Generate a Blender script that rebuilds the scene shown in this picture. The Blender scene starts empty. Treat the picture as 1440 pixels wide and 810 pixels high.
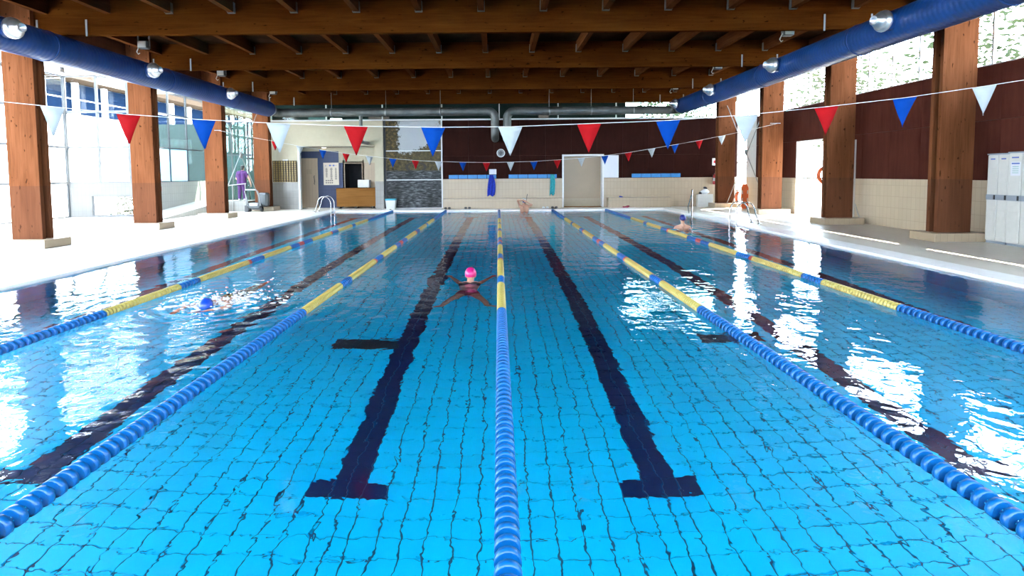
import bpy, math, random
from mathutils import Vector, Matrix
random.seed(7)
sc = bpy.context.scene
col = sc.collection

# ------------------------------------------------------------------ camera
FPX = 800.0                                   # focal length in pixels of a 1440 x 810 frame
cam_d = bpy.data.cameras.new('camera')
cam = bpy.data.objects.new('camera', cam_d); col.objects.link(cam); sc.camera = cam
cam_d.sensor_fit = 'HORIZONTAL'; cam_d.sensor_width = 36.0
cam_d.lens = FPX / 1440 * 36.0
cam_d.shift_x = 19 / 1440.0
cam_d.shift_y = -110 / 1440.0
cam_d.clip_start = 0.05; cam_d.clip_end = 300
PITCH = math.atan(50.6 / FPX); ROLL = 0.0075
F = Vector((0, math.cos(PITCH), -math.sin(PITCH))); Rv = Vector((1, 0, 0)); Uv = Rv.cross(F)
R2 = math.cos(ROLL) * Rv - math.sin(ROLL) * Uv; U2 = math.sin(ROLL) * Rv + math.cos(ROLL) * Uv
cam.matrix_world = Matrix(((R2.x, U2.x, -F.x, -0.03), (R2.y, U2.y, -F.y, 0.0), (R2.z, U2.z, -F.z, 1.745), (0, 0, 0, 1)))

# ------------------------------------------------------------------ light
world = bpy.data.worlds.new('sky'); sc.world = world; world.use_nodes = True
bg = world.node_tree.nodes['Background']
bg.inputs[0].default_value = (0.76, 0.90, 1.08, 1); bg.inputs[1].default_value = 39.0
sun_d = bpy.data.lights.new('sun', 'SUN'); sun = bpy.data.objects.new('sun', sun_d); col.objects.link(sun)
sun_d.energy = 75.0; sun_d.angle = math.radians(0.55); sun_d.color = (1.0, 0.95, 0.86)
sun.location = (30, 20, 40)
sun.rotation_euler = Vector((-2.5, -1.7, -4.17)).to_track_quat('-Z', 'Y').to_euler()
sc.view_settings.view_transform = 'Standard'; sc.view_settings.look = 'None'
sc.view_settings.gamma = 1.0; sc.view_settings.use_curve_mapping = False
sc.view_settings.exposure = 0.0
sc.cycles.use_denoising = True
sc.cycles.max_bounces = 18; sc.cycles.diffuse_bounces = 8; sc.cycles.glossy_bounces = 5
sc.cycles.transmission_bounces = 12; sc.cycles.transparent_max_bounces = 16
sc.cycles.caustics_refractive = True; sc.cycles.caustics_reflective = True
sc.cycles.sample_clamp_indirect = 90.0; sc.cycles.blur_glossy = 0.5

# ------------------------------------------------------------------ materials
MATS = {}
KEEP = ('deck_tile', 'coping_white', 'pool_', 'navy', 'ext_', 'concrete', 'foam', 'glass', 'water', 'leaf', 'bark', 'chrome', 'nozzle', 'column_wood', 'beam_wood', 'purlin_wood', 'roof_boards', 'plywood', 'cream_tile', 'lamp', 'skin')
def alb(name, c): return tuple(c) if name.startswith(KEEP) else tuple(0.62 * v for v in c)
def base_mat(name, rgb, rough=0.6, metal=0.0, spec=0.5, trans=0.0):
    rgb = alb(name, rgb); m = bpy.data.materials.new(name); m.use_nodes = True
    b = m.node_tree.nodes['Principled BSDF']
    b.inputs['Base Color'].default_value = (*rgb, 1); b.inputs['Roughness'].default_value = rough
    b.inputs['Metallic'].default_value = metal; b.inputs['Specular IOR Level'].default_value = spec
    MATS[name] = m
    return m, m.node_tree.nodes, m.node_tree.links, b
def coords(N, L, scale=(1, 1, 1), rnd=True):
    tc = N.new('ShaderNodeTexCoord'); mp = N.new('ShaderNodeMapping'); mp.inputs['Scale'].default_value = scale
    L.new(tc.outputs['Object'], mp.inputs['Vector'])
    if rnd:
        oi = N.new('ShaderNodeObjectInfo'); mu = N.new('ShaderNodeMath'); mu.operation = 'MULTIPLY'; mu.inputs[1].default_value = 37.0
        L.new(oi.outputs['Random'], mu.inputs[0]); L.new(mu.outputs[0], mp.inputs['Location'])
    return mp.outputs['Vector']
def noise(N, L, vec, scale=5, detail=4, rough=0.5, dist=0.0):
    n = N.new('ShaderNodeTexNoise'); n.inputs['Scale'].default_value = scale; n.inputs['Detail'].default_value = detail
    n.inputs['Roughness'].default_value = rough; n.inputs['Distortion'].default_value = dist
    if vec is not None: L.new(vec, n.inputs['Vector'])
    return n.outputs['Fac']
def ramp(N, L, fac, stops):
    r = N.new('ShaderNodeValToRGB'); e = r.color_ramp.elements
    while len(e) < len(stops): e.new(0.5)
    for k, (p, c) in enumerate(stops):
        e[k].position = p; e[k].color = (*c, 1)
    L.new(fac, r.inputs['Fac']); return r.outputs['Color']
def mix(N, L, fac, a, b, mode='MIX'):
    m = N.new('ShaderNodeMix'); m.data_type = 'RGBA'; m.blend_type = mode
    for k, v in (('Factor', fac), ('A', a), ('B', b)):
        s = next(i for i in m.inputs if i.name == k and (i.type == ('VALUE' if k == 'Factor' else 'RGBA')))
        if hasattr(v, 'links'): L.new(v, s)
        else: s.default_value = v if k == 'Factor' else (*v, 1)
    return next(o for o in m.outputs if o.type == 'RGBA')
def bump(N, L, h, bsdf, strength=0.3, dist=0.01):
    b = N.new('ShaderNodeBump'); b.inputs['Strength'].default_value = strength; b.inputs['Distance'].default_value = dist
    L.new(h, b.inputs['Height']); L.new(b.outputs['Normal'], bsdf.inputs['Normal']); return b
def plain(name, rgb, rough=0.6, metal=0.0, spec=0.5, var=0.06, scale=8.0):
    m, N, L, b = base_mat(name, rgb, rough, metal, spec); rgb = alb(name, rgb)
    f = noise(N, L, coords(N, L), scale, 3)
    lo = tuple(c * (1 - var) for c in rgb); hi = tuple(min(1, c * (1 + var)) for c in rgb)
    L.new(ramp(N, L, f, [(0.3, lo), (0.7, hi)]), b.inputs['Base Color'])
    return m
def wood(name, dark, mid, light, axis, rough=0.5, knots=True):
    m, N, L, b = base_mat(name, mid, rough, spec=0.0); dark, mid, light = alb(name, dark), alb(name, mid), alb(name, light)
    s = [14.0, 14.0, 14.0]; s[axis] = 0.7
    v = coords(N, L, tuple(s))
    g = noise(N, L, v, 1.6, 6, 0.6, 0.6)
    c = ramp(N, L, g, [(0.25, dark), (0.5, mid), (0.78, light)])
    s2 = [1.0, 1.0, 1.0]; s2[axis] = 0.25                       # lamellae of the glued timber
    big = noise(N, L, coords(N, L, tuple(s2)), 2.3, 2)
    c = mix(N, L, 0.35, c, ramp(N, L, big, [(0.35, dark), (0.65, light)]))
    if knots:
        s3 = [6.0, 6.0, 6.0]; s3[axis] = 2.6
        k = noise(N, L, coords(N, L, tuple(s3)), 2.2, 1)
        kf = ramp(N, L, k, [(0.70, (0, 0, 0)), (0.76, (1, 1, 1))])
        c = mix(N, L, kf, c, tuple(x * 0.45 for x in dark))
    if name == 'column_wood':                                    # lower part, as high as the wall tiles, is greyed by splash water
        tc = N.new('ShaderNodeTexCoord'); sp = N.new('ShaderNodeSeparateXYZ'); L.new(tc.outputs['Object'], sp.inputs[0])
        lt = N.new('ShaderNodeMath'); lt.operation = 'LESS_THAN'; lt.inputs[1].default_value = 1.46; L.new(sp.outputs[2], lt.inputs[0])
        mu = N.new('ShaderNodeMath'); mu.operation = 'MULTIPLY'; mu.inputs[1].default_value = 0.42; L.new(lt.outputs[0], mu.inputs[0])
        c = mix(N, L, mu.outputs[0], c, (0.060, 0.026, 0.017))
    L.new(c, b.inputs['Base Color']); bump(N, L, g, b, 0.12, 0.004)
    return m
def tile_wall(name, rgb, grout, w, h, plane, rough=0.35):
    """small glazed wall tiles far away; plane 'xz', 'yz' or 'xy'"""
    m, N, L, b = base_mat(name, rgb, rough); rgb, grout = alb(name, rgb), alb(name, grout)
    tc = N.new('ShaderNodeTexCoord'); sp = N.new('ShaderNodeSeparateXYZ'); cb = N.new('ShaderNodeCombineXYZ')
    L.new(tc.outputs['Object'], sp.inputs[0])
    L.new(sp.outputs['XYZ'.index(plane[0].upper())], cb.inputs[0]); L.new(sp.outputs['XYZ'.index(plane[1].upper())], cb.inputs[1])
    br = N.new('ShaderNodeTexBrick'); br.offset = 0.0; L.new(cb.outputs[0], br.inputs['Vector'])
    br.inputs['Color1'].default_value = (*rgb, 1); br.inputs['Color2'].default_value = (*[c * 0.94 for c in rgb], 1)
    br.inputs['Mortar'].default_value = (*grout, 1); br.inputs['Scale'].default_value = 1.0
    br.inputs['Mortar Size'].default_value = 0.006; br.inputs['Brick Width'].default_value = w; br.inputs['Row Height'].default_value = h
    L.new(br.outputs['Color'], b.inputs['Base Color'])
    iv = N.new('ShaderNodeMath'); iv.operation = 'SUBTRACT'; iv.inputs[0].default_value = 1.0; L.new(br.outputs['Fac'], iv.inputs[1])
    bump(N, L, iv.outputs[0], b, 0.3, 0.004)
    return m

wood('column_wood', (0.064, 0.021, 0.0085), (0.108, 0.037, 0.0155), (0.150, 0.056, 0.025), 2, 0.6)
wood('beam_wood', (0.025, 0.0064, 0.0011), (0.047, 0.0135, 0.0023), (0.072, 0.0235, 0.0046), 0, 0.6)
wood('purlin_wood', (0.034, 0.011, 0.004), (0.058, 0.019, 0.0066), (0.084, 0.030, 0.011), 1, 0.6, knots=False)
wood('desk_wood', (0.20, 0.085, 0.022), (0.28, 0.125, 0.035), (0.34, 0.16, 0.05), 0, knots=False)
plain('roof_boards', (0.020, 0.010, 0.006), 0.8, 0, 0.0, var=0.25, scale=2.0)
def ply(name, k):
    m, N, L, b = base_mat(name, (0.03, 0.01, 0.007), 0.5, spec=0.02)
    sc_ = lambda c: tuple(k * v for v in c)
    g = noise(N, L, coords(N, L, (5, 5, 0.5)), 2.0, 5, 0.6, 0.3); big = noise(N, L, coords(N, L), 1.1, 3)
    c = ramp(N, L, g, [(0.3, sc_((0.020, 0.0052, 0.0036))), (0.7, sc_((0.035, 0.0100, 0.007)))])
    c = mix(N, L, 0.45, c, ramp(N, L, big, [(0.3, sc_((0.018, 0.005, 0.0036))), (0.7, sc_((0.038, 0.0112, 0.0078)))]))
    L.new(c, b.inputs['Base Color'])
ply('plywood', 0.62); ply('plywood_lit', 2.1)          # same boards; light on right wall, shade on far wall put into colour
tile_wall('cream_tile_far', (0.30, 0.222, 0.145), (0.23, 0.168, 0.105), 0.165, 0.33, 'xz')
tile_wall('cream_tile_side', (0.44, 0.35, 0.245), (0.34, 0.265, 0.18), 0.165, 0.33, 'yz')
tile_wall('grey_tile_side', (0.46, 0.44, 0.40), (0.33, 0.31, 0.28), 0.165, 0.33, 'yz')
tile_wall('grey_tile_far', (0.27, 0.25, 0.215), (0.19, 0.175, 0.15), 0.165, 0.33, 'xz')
tile_wall('blue_tile', (0.010, 0.026, 0.095), (0.02, 0.04, 0.12), 0.15, 0.15, 'xz', 0.6)
tile_wall('beige_strips', (0.50, 0.37, 0.25), (0.38, 0.27, 0.18), 0.17, 9.0, 'xz', 0.5)
plain('cream_paint', (0.52, 0.455, 0.32), 0.7, var=0.03)
plain('tan_paint', (0.42, 0.33, 0.22), 0.6, var=0.03)
plain('white_paint_and_glare', (0.80, 0.79, 0.76), 0.6, var=0.03)
plain('door_beige', (0.36, 0.255, 0.155), 0.4, var=0.04, scale=1.5)
plain('warm_ceiling', (0.55, 0.50, 0.42), 0.8)
def deck_mat():
    m, N, L, b = base_mat('deck_tile', (0.60, 0.54, 0.45), 0.34)
    br = N.new('ShaderNodeTexBrick'); br.offset = 0.0; L.new(coords(N, L, rnd=False), br.inputs['Vector'])
    br.inputs['Scale'].default_value = 1.0; br.inputs['Brick Width'].default_value = 0.25; br.inputs['Row Height'].default_value = 0.125
    br.inputs['Mortar Size'].default_value = 0.004
    br.inputs['Color1'].default_value = (0.61, 0.55, 0.46, 1); br.inputs['Color2'].default_value = (0.57, 0.51, 0.42, 1); br.inputs['Mortar'].default_value = (0.45, 0.39, 0.31, 1)
    n = noise(N, L, coords(N, L, rnd=False), 0.6, 4)
    c = mix(N, L, 0.5, br.outputs['Color'], ramp(N, L, n, [(0.3, (0.56, 0.50, 0.41)), (0.7, (0.65, 0.59, 0.50))]))
    L.new(c, b.inputs['Base Color'])
    L.new(ramp(N, L, n, [(0.35, (0.40,) * 3), (0.7, (0.48,) * 3)]), b.inputs['Roughness'])
    iv = N.new('ShaderNodeMath'); iv.operation = 'SUBTRACT'; iv.inputs[0].default_value = 1.0; L.new(br.outputs['Fac'], iv.inputs[1])
    bump(N, L, iv.outputs[0], b, 0.25, 0.003)
deck_mat()
plain('coping_white', (0.74, 0.73, 0.71), 0.3, var=0.04)
plain('pool_tile', (0.003, 0.62, 0.97), 0.25, var=0.05, scale=1.2)
plain('navy_tile', (0.010, 0.020, 0.085), 0.3, var=0.15)
plain('pool_grout', (0.006, 0.10, 0.20), 0.8)
plain('pool_side', (0.01, 0.60, 0.92), 0.3, var=0.05)
plain('drain_grey', (0.03, 0.06, 0.09), 0.5)
def duct(name, rgb, rough, metal, pitch):
    m, N, L, b = base_mat(name, rgb, rough, metal, spec=0.3); rgb = alb(name, rgb)
    w = N.new('ShaderNodeTexWave'); w.wave_type = 'BANDS'; w.bands_direction = 'DIAGONAL' if pitch < 0 else ('Y' if name.startswith('blue') else 'X')
    w.inputs['Scale'].default_value = abs(pitch); w.inputs['Distortion'].default_value = 0.0
    L.new(coords(N, L, rnd=False), w.inputs['Vector'])
    n = noise(N, L, coords(N, L, rnd=False), 2.2, 5, 0.6)
    lo = tuple(c * 0.72 for c in rgb); hi = tuple(min(1, c * 1.25) for c in rgb)
    L.new(ramp(N, L, n, [(0.3, lo), (0.7, hi)]), b.inputs['Base Color'])
    bump(N, L, w.outputs['Fac'], b, 0.3, 0.010)
duct('blue_duct', (0.006, 0.048, 0.20), 0.40, 0.0, 2.6)
duct('grey_duct', (0.16, 0.17, 0.165), 0.5, 0.5, 2.4)
plain('galvanised', (0.36, 0.37, 0.38), 0.45, 0.9)
plain('hanger_steel', (0.10, 0.10, 0.10), 0.6, 0.3)
plain('nozzle_steel', (0.60, 0.60, 0.61), 0.34, 0.9)
plain('chrome', (0.36, 0.36, 0.37), 0.2, 1.0, var=0.02)
plain('rod_steel', (0.36, 0.35, 0.33), 0.5, 0.1)
plain('frame_grey', (0.07, 0.075, 0.08), 0.6, 0, 0.1); plain('frame_pale', (0.13, 0.135, 0.14), 0.6, 0, 0.1)
tile_wall('pale_tile_return', (0.11, 0.108, 0.105), (0.085, 0.083, 0.08), 0.165, 0.33, 'xz', 0.7)
plain('frame_white', (0.80, 0.80, 0.79), 0.5)
plain('black_plastic', (0.012, 0.012, 0.014), 0.45)
plain('dark_room', (0.010, 0.010, 0.014), 0.9)
plain('grey_plastic', (0.075, 0.085, 0.09), 0.5)
plain('white_plastic', (0.68, 0.66, 0.61), 0.35, var=0.03)
plain('band_grey', (0.28, 0.32, 0.37), 0.45)
plain('print_blue', (0.10, 0.16, 0.50), 0.6)
plain('print_green', (0.30, 0.55, 0.45), 0.6)
plain('print_dark', (0.06, 0.06, 0.08), 0.6)
plain('board_paper', (0.72, 0.60, 0.47), 0.6, var=0.03)
plain('paper', (0.78, 0.78, 0.86), 0.6, var=0.02)
plain('rack_blue', (0.02, 0.25, 0.62), 0.45)
plain('towel_blue', (0.008, 0.035, 0.42), 0.95, var=0.2, scale=14)
plain('towel_teal', (0.035, 0.38, 0.42), 0.95, var=0.25, scale=14)
plain('red_paint', (0.62, 0.02, 0.02), 0.35)
plain('orange_plastic', (0.85, 0.13, 0.015), 0.45)
plain('teal_plastic', (0.02, 0.36, 0.50), 0.4)
plain('gold_slat', (0.30, 0.20, 0.045), 0.5, var=0.2)
plain('dark_slat', (0.085, 0.050, 0.018), 0.6)
plain('string_white', (0.78, 0.78, 0.76), 0.6)
plain('rope_blue', (0.001, 0.125, 0.42), 0.34, 0, 0.35, var=0.12, scale=3)
plain('rope_yellow', (0.60, 0.48, 0.12), 0.38, var=0.08, scale=3)
plain('rope_red', (0.62, 0.07, 0.05), 0.38)
plain('cable_blue', (0.03, 0.18, 0.55), 0.5)
plain('skin', (0.42, 0.225, 0.15), 0.5, var=0.05)
plain('skin_tan', (0.33, 0.165, 0.105), 0.5, var=0.05)
plain('cap_pink', (0.62, 0.008, 0.17), 0.35, var=0.05)
plain('cap_blue', (0.006, 0.07, 0.55), 0.35)
plain('cap_navy', (0.008, 0.020, 0.20), 0.35)
plain('cap_white', (0.78, 0.78, 0.78), 0.4)
plain('suit_red', (0.34, 0.012, 0.05), 0.5)
plain('suit_black', (0.012, 0.012, 0.018), 0.5)
plain('suit_blue', (0.02, 0.05, 0.25), 0.6)
plain('purple_cloth', (0.075, 0.010, 0.11), 0.85, var=0.15, scale=5)
plain('hair', (0.010, 0.007, 0.006), 0.6)
plain('lens', (0.01, 0.02, 0.05), 0.1)
plain('mask_blue', (0.01, 0.14, 0.55), 0.3)
plain('foam', (0.50, 0.53, 0.56), 0.35, var=0.03)
plain('concrete', (0.52, 0.51, 0.49), 0.85, var=0.08, scale=0.7)
plain('ext_white', (0.78, 0.78, 0.77), 0.8, var=0.03)
plain('ext_soffit', (0.030, 0.022, 0.016), 0.8, 0, 0)
plain('ext_blue_glass', (0.004, 0.0095, 0.022), 0.6, 0, 0)
plain('ext_dark', (0.0020, 0.0028, 0.0026), 0.8, 0, 0, var=0.4, scale=0.8)
plain('ext_grey', (0.016, 0.017, 0.018), 0.8, 0, 0)
plain('ext_green', (0.020, 0.030, 0.029), 0.8, 0, 0)
plain('ext_pink', (0.034, 0.022, 0.020), 0.8, 0, 0)
plain('bark', (0.16, 0.12, 0.09), 0.9)
plain('slipper_dark', (0.02, 0.02, 0.03), 0.7)
plain('slipper_white', (0.75, 0.75, 0.76), 0.7)
def thin(name, rgb, tr=0.35):
    m, N, L, b = base_mat(name, rgb, 0.8, spec=0.05); rgb = alb(name, rgb)
    t = N.new('ShaderNodeBsdfTranslucent'); t.inputs[0].default_value = (*rgb, 1)
    f = noise(N, L, coords(N, L), 9, 3); c = ramp(N, L, f, [(0.3, tuple(x * 0.93 for x in rgb)), (0.7, tuple(min(1, x * 1.05) for x in rgb))])
    L.new(c, b.inputs['Base Color']); L.new(c, t.inputs[0])
    mx = N.new('ShaderNodeMixShader'); mx.inputs[0].default_value = tr
    L.new(b.outputs[0], mx.inputs[1]); L.new(t.outputs[0], mx.inputs[2]); L.new(mx.outputs[0], N['Material Output'].inputs[0])
thin('flag_red', (0.36, 0.007, 0.010), 0.10); thin('flag_blue', (0.001, 0.046, 0.27), 0.10); thin('flag_white', (0.42, 0.45, 0.46), 0.10)
thin('leaf_light', (0.030, 0.036, 0.020)); thin('leaf_dark', (0.016, 0.022, 0.010))
def glass_mat(name, tint, refl=1.0):
    m, N, L, b = base_mat(name, (1, 1, 1)); N.remove(b)
    t = N.new('ShaderNodeBsdfTransparent'); t.inputs[0].default_value = (*tint, 1)
    g = N.new('ShaderNodeBsdfGlossy'); g.inputs['Roughness'].default_value = 0.0
    lw = N.new('ShaderNodeLayerWeight'); lw.inputs[0].default_value = 0.5     # thin pane: Schlick reflection, alike from both sides
    p5 = N.new('ShaderNodeMath'); p5.operation = 'POWER'; p5.inputs[1].default_value = 5.0; L.new(lw.outputs['Facing'], p5.inputs[0])
    ma = N.new('ShaderNodeMath'); ma.operation = 'MULTIPLY_ADD'; ma.inputs[1].default_value = 0.7; ma.inputs[2].default_value = 0.03; L.new(p5.outputs[0], ma.inputs[0])
    mx = N.new('ShaderNodeMixShader'); L.new(ma.outputs[0], mx.inputs[0]); L.new(t.outputs[0], mx.inputs[1]); L.new(g.outputs[0], mx.inputs[2])
    L.new(mx.outputs[0], N['Material Output'].inputs[0])
glass_mat('glass', (0.97, 0.985, 0.98))
glass_mat('glass_green', (0.80, 0.92, 0.86)); glass_mat('glass_roof', (0.72, 0.74, 0.76))
def frosted():
    m, N, L, b = base_mat('frosted_glass', (0.62, 0.78, 0.88), 0.45)
    t = N.new('ShaderNodeBsdfTranslucent'); t.inputs[0].default_value = (0.40, 0.56, 0.66, 1)
    mx = N.new('ShaderNodeMixShader'); mx.inputs[0].default_value = 0.6
    L.new(b.outputs[0], mx.inputs[1]); L.new(t.outputs[0], mx.inputs[2]); L.new(mx.outputs[0], N['Material Output'].inputs[0])
frosted()
def math_n(N, L, op, a, b=None, c=None):
    n = N.new('ShaderNodeMath'); n.operation = op
    for k, v in enumerate((a, b, c)):
        if v is None: continue
        if hasattr(v, 'links'): L.new(v, n.inputs[k])
        else: n.inputs[k].default_value = v
    return n.outputs[0]
def water_mat():
    m, N, L, b = base_mat('water', (1, 1, 1)); N.remove(b)
    v = coords(N, L, (1, 1, 1), rnd=False)
    n1 = noise(N, L, v, 0.9, 2, 0.5, 0.3)
    n2 = noise(N, L, v, 2.6, 2, 0.5, 0.4)
    n3 = noise(N, L, v, 7.0, 2, 0.5, 0.5)
    h = math_n(N, L, 'MULTIPLY', n1, 0.020)
    h = math_n(N, L, 'ADD', h, math_n(N, L, 'MULTIPLY', n2, 0.009))
    h = math_n(N, L, 'ADD', h, math_n(N, L, 'MULTIPLY', n3, 0.0036))
    # rings spreading from the swimmers
    geo = N.new('ShaderNodeNewGeometry')
    for (sx, sy, amp, wl, fall) in ((5.7, 17.6, 0.014, 0.42, 1.3), (-3.9, 7.7, 0.010, 0.30, 1.1), (-0.5, 9.3, 0.006, 0.35, 1.0), (1.16, 26.2, 0.006, 0.4, 1.0)):
        d = N.new('ShaderNodeVectorMath'); d.operation = 'DISTANCE'; L.new(geo.outputs['Position'], d.inputs[0]); d.inputs[1].default_value = (sx, sy, 0)
        dist = math_n(N, L, 'ADD', d.outputs['Value'], math_n(N, L, 'MULTIPLY', n2, 0.35))
        s = math_n(N, L, 'SINE', math_n(N, L, 'MULTIPLY', dist, 2 * math.pi / wl))
        e = math_n(N, L, 'EXPONENT', math_n(N, L, 'MULTIPLY', dist, -1.0 / fall))
        h = math_n(N, L, 'ADD', h, math_n(N, L, 'MULTIPLY', math_n(N, L, 'MULTIPLY', s, e), amp))
    bp = N.new('ShaderNodeBump'); bp.inputs['Strength'].default_value = 0.85; bp.inputs['Distance'].default_value = 1.0
    L.new(h, bp.inputs['Height'])
    rf = N.new('ShaderNodeBsdfRefraction'); rf.inputs['IOR'].default_value = 1.333; rf.inputs['Roughness'].default_value = 0.0; rf.inputs['Color'].default_value = (0.95, 0.99, 1.0, 1)
    gl = N.new('ShaderNodeBsdfGlossy'); gl.inputs['Roughness'].default_value = 0.0
    fr = N.new('ShaderNodeFresnel'); fr.inputs['IOR'].default_value = 1.333
    for n in (rf, gl, fr): L.new(bp.outputs['Normal'], n.inputs['Normal'])
    mx = N.new('ShaderNodeMixShader'); L.new(fr.outputs[0], mx.inputs[0]); L.new(rf.outputs[0], mx.inputs[1]); L.new(gl.outputs[0], mx.inputs[2])
    L.new(mx.outputs[0], N['Material Output'].inputs[0])
water_mat()
def mural_mat():
    """print of a river: pale sky, autumn trees, an arched bridge and rippled water"""
    m, N, L, b = base_mat('mural_print', (0.5, 0.5, 0.5), 0.35)
    tc = N.new('ShaderNodeTexCoord'); sp = N.new('ShaderNodeSeparateXYZ'); L.new(tc.outputs['Object'], sp.inputs[0])
    x, z = sp.outputs[0], sp.outputs[2]             # object origin at the lower left corner of the mural, metres
    v = coords(N, L, (1, 1, 1), rnd=False)
    nb = noise(N, L, v, 1.6, 6, 0.65); nf = noise(N, L, v, 7.0, 5, 0.7)
    sky = ramp(N, L, nb, [(0.2, (0.62, 0.65, 0.68)), (0.8, (0.74, 0.76, 0.78))])
    tree = ramp(N, L, nf, [(0.3, (0.012, 0.012, 0.006)), (0.5, (0.10, 0.07, 0.02)), (0.68, (0.32, 0.20, 0.05)), (0.8, (0.40, 0.36, 0.30))])
    hedge = ramp(N, L, nf, [(0.3, (0.02, 0.018, 0.010)), (0.55, (0.14, 0.10, 0.03)), (0.75, (0.30, 0.22, 0.07))])
    vw = coords(N, L, (0.9, 1, 5.0), rnd=False); nw = noise(N, L, vw, 4.0, 5, 0.6, 0.4)
    wat = ramp(N, L, nw, [(0.36, (0.012, 0.013, 0.014)), (0.52, (0.10, 0.105, 0.11)), (0.66, (0.36, 0.37, 0.38))])
    light = noise(N, L, coords(N, L, (1.0, 1, 0.35), rnd=False), 1.1, 2)
    wat = mix(N, L, ramp(N, L, light, [(0.40, (0.75,) * 3), (0.60, (0.0,) * 3)]), wat, (0.02, 0.02, 0.02))
    def gt(a, t, w=0.12):
        return ramp(N, L, math_n(N, L, 'ADD', math_n(N, L, 'MULTIPLY', math_n(N, L, 'SUBTRACT', a, t), 1.0 / w), 0.5), [(0.0, (0, 0, 0)), (1.0, (1, 1, 1))])
    wob = math_n(N, L, 'MULTIPLY', math_n(N, L, 'SUBTRACT', nf, 0.5), 0.9)
    hz = math_n(N, L, 'ADD', z, wob)
    # outline of the far bank rises towards the right
    bank = math_n(N, L, 'SUBTRACT', hz, math_n(N, L, 'MULTIPLY', math_n(N, L, 'POWER', math_n(N, L, 'MAXIMUM', math_n(N, L, 'SUBTRACT', x, 1.1), 0.0), 1.6), 0.45))
    c = mix(N, L, gt(bank, 2.75), hedge, sky)
    tx = math_n(N, L, 'ADD', x, wob)
    inv = math_n(N, L, 'SUBTRACT', 0.62, tx)
    c = mix(N, L, gt(inv, 0.0), c, tree)             # trees on the left edge
    tx2 = math_n(N, L, 'SUBTRACT', tx, 2.62)
    c = mix(N, L, gt(tx2, 0.0, 0.2), c, tree)
    # bridge arch
    bx = math_n(N, L, 'DIVIDE', math_n(N, L, 'SUBTRACT', x, 1.45), 0.45); bz = math_n(N, L, 'DIVIDE', math_n(N, L, 'SUBTRACT', z, 2.02), 0.22)
    r = math_n(N, L, 'SQRT', math_n(N, L, 'ADD', math_n(N, L, 'MULTIPLY', bx, bx), math_n(N, L, 'MULTIPLY', bz, bz)))
    ring = math_n(N, L, 'LESS_THAN', math_n(N, L, 'ABSOLUTE', math_n(N, L, 'SUBTRACT', r, 1.0)), 0.16)
    c = mix(N, L, ring, c, (0.07, 0.055, 0.04))
    c = mix(N, L, gt(z, 1.85, 0.10), wat, c)
    b.inputs['Specular IOR Level'].default_value = 0.1
    L.new(mix(N, L, 1.0, c, (0.42, 0.42, 0.42), 'MULTIPLY'), b.inputs['Base Color'])
mural_mat()
M = MATS

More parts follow.
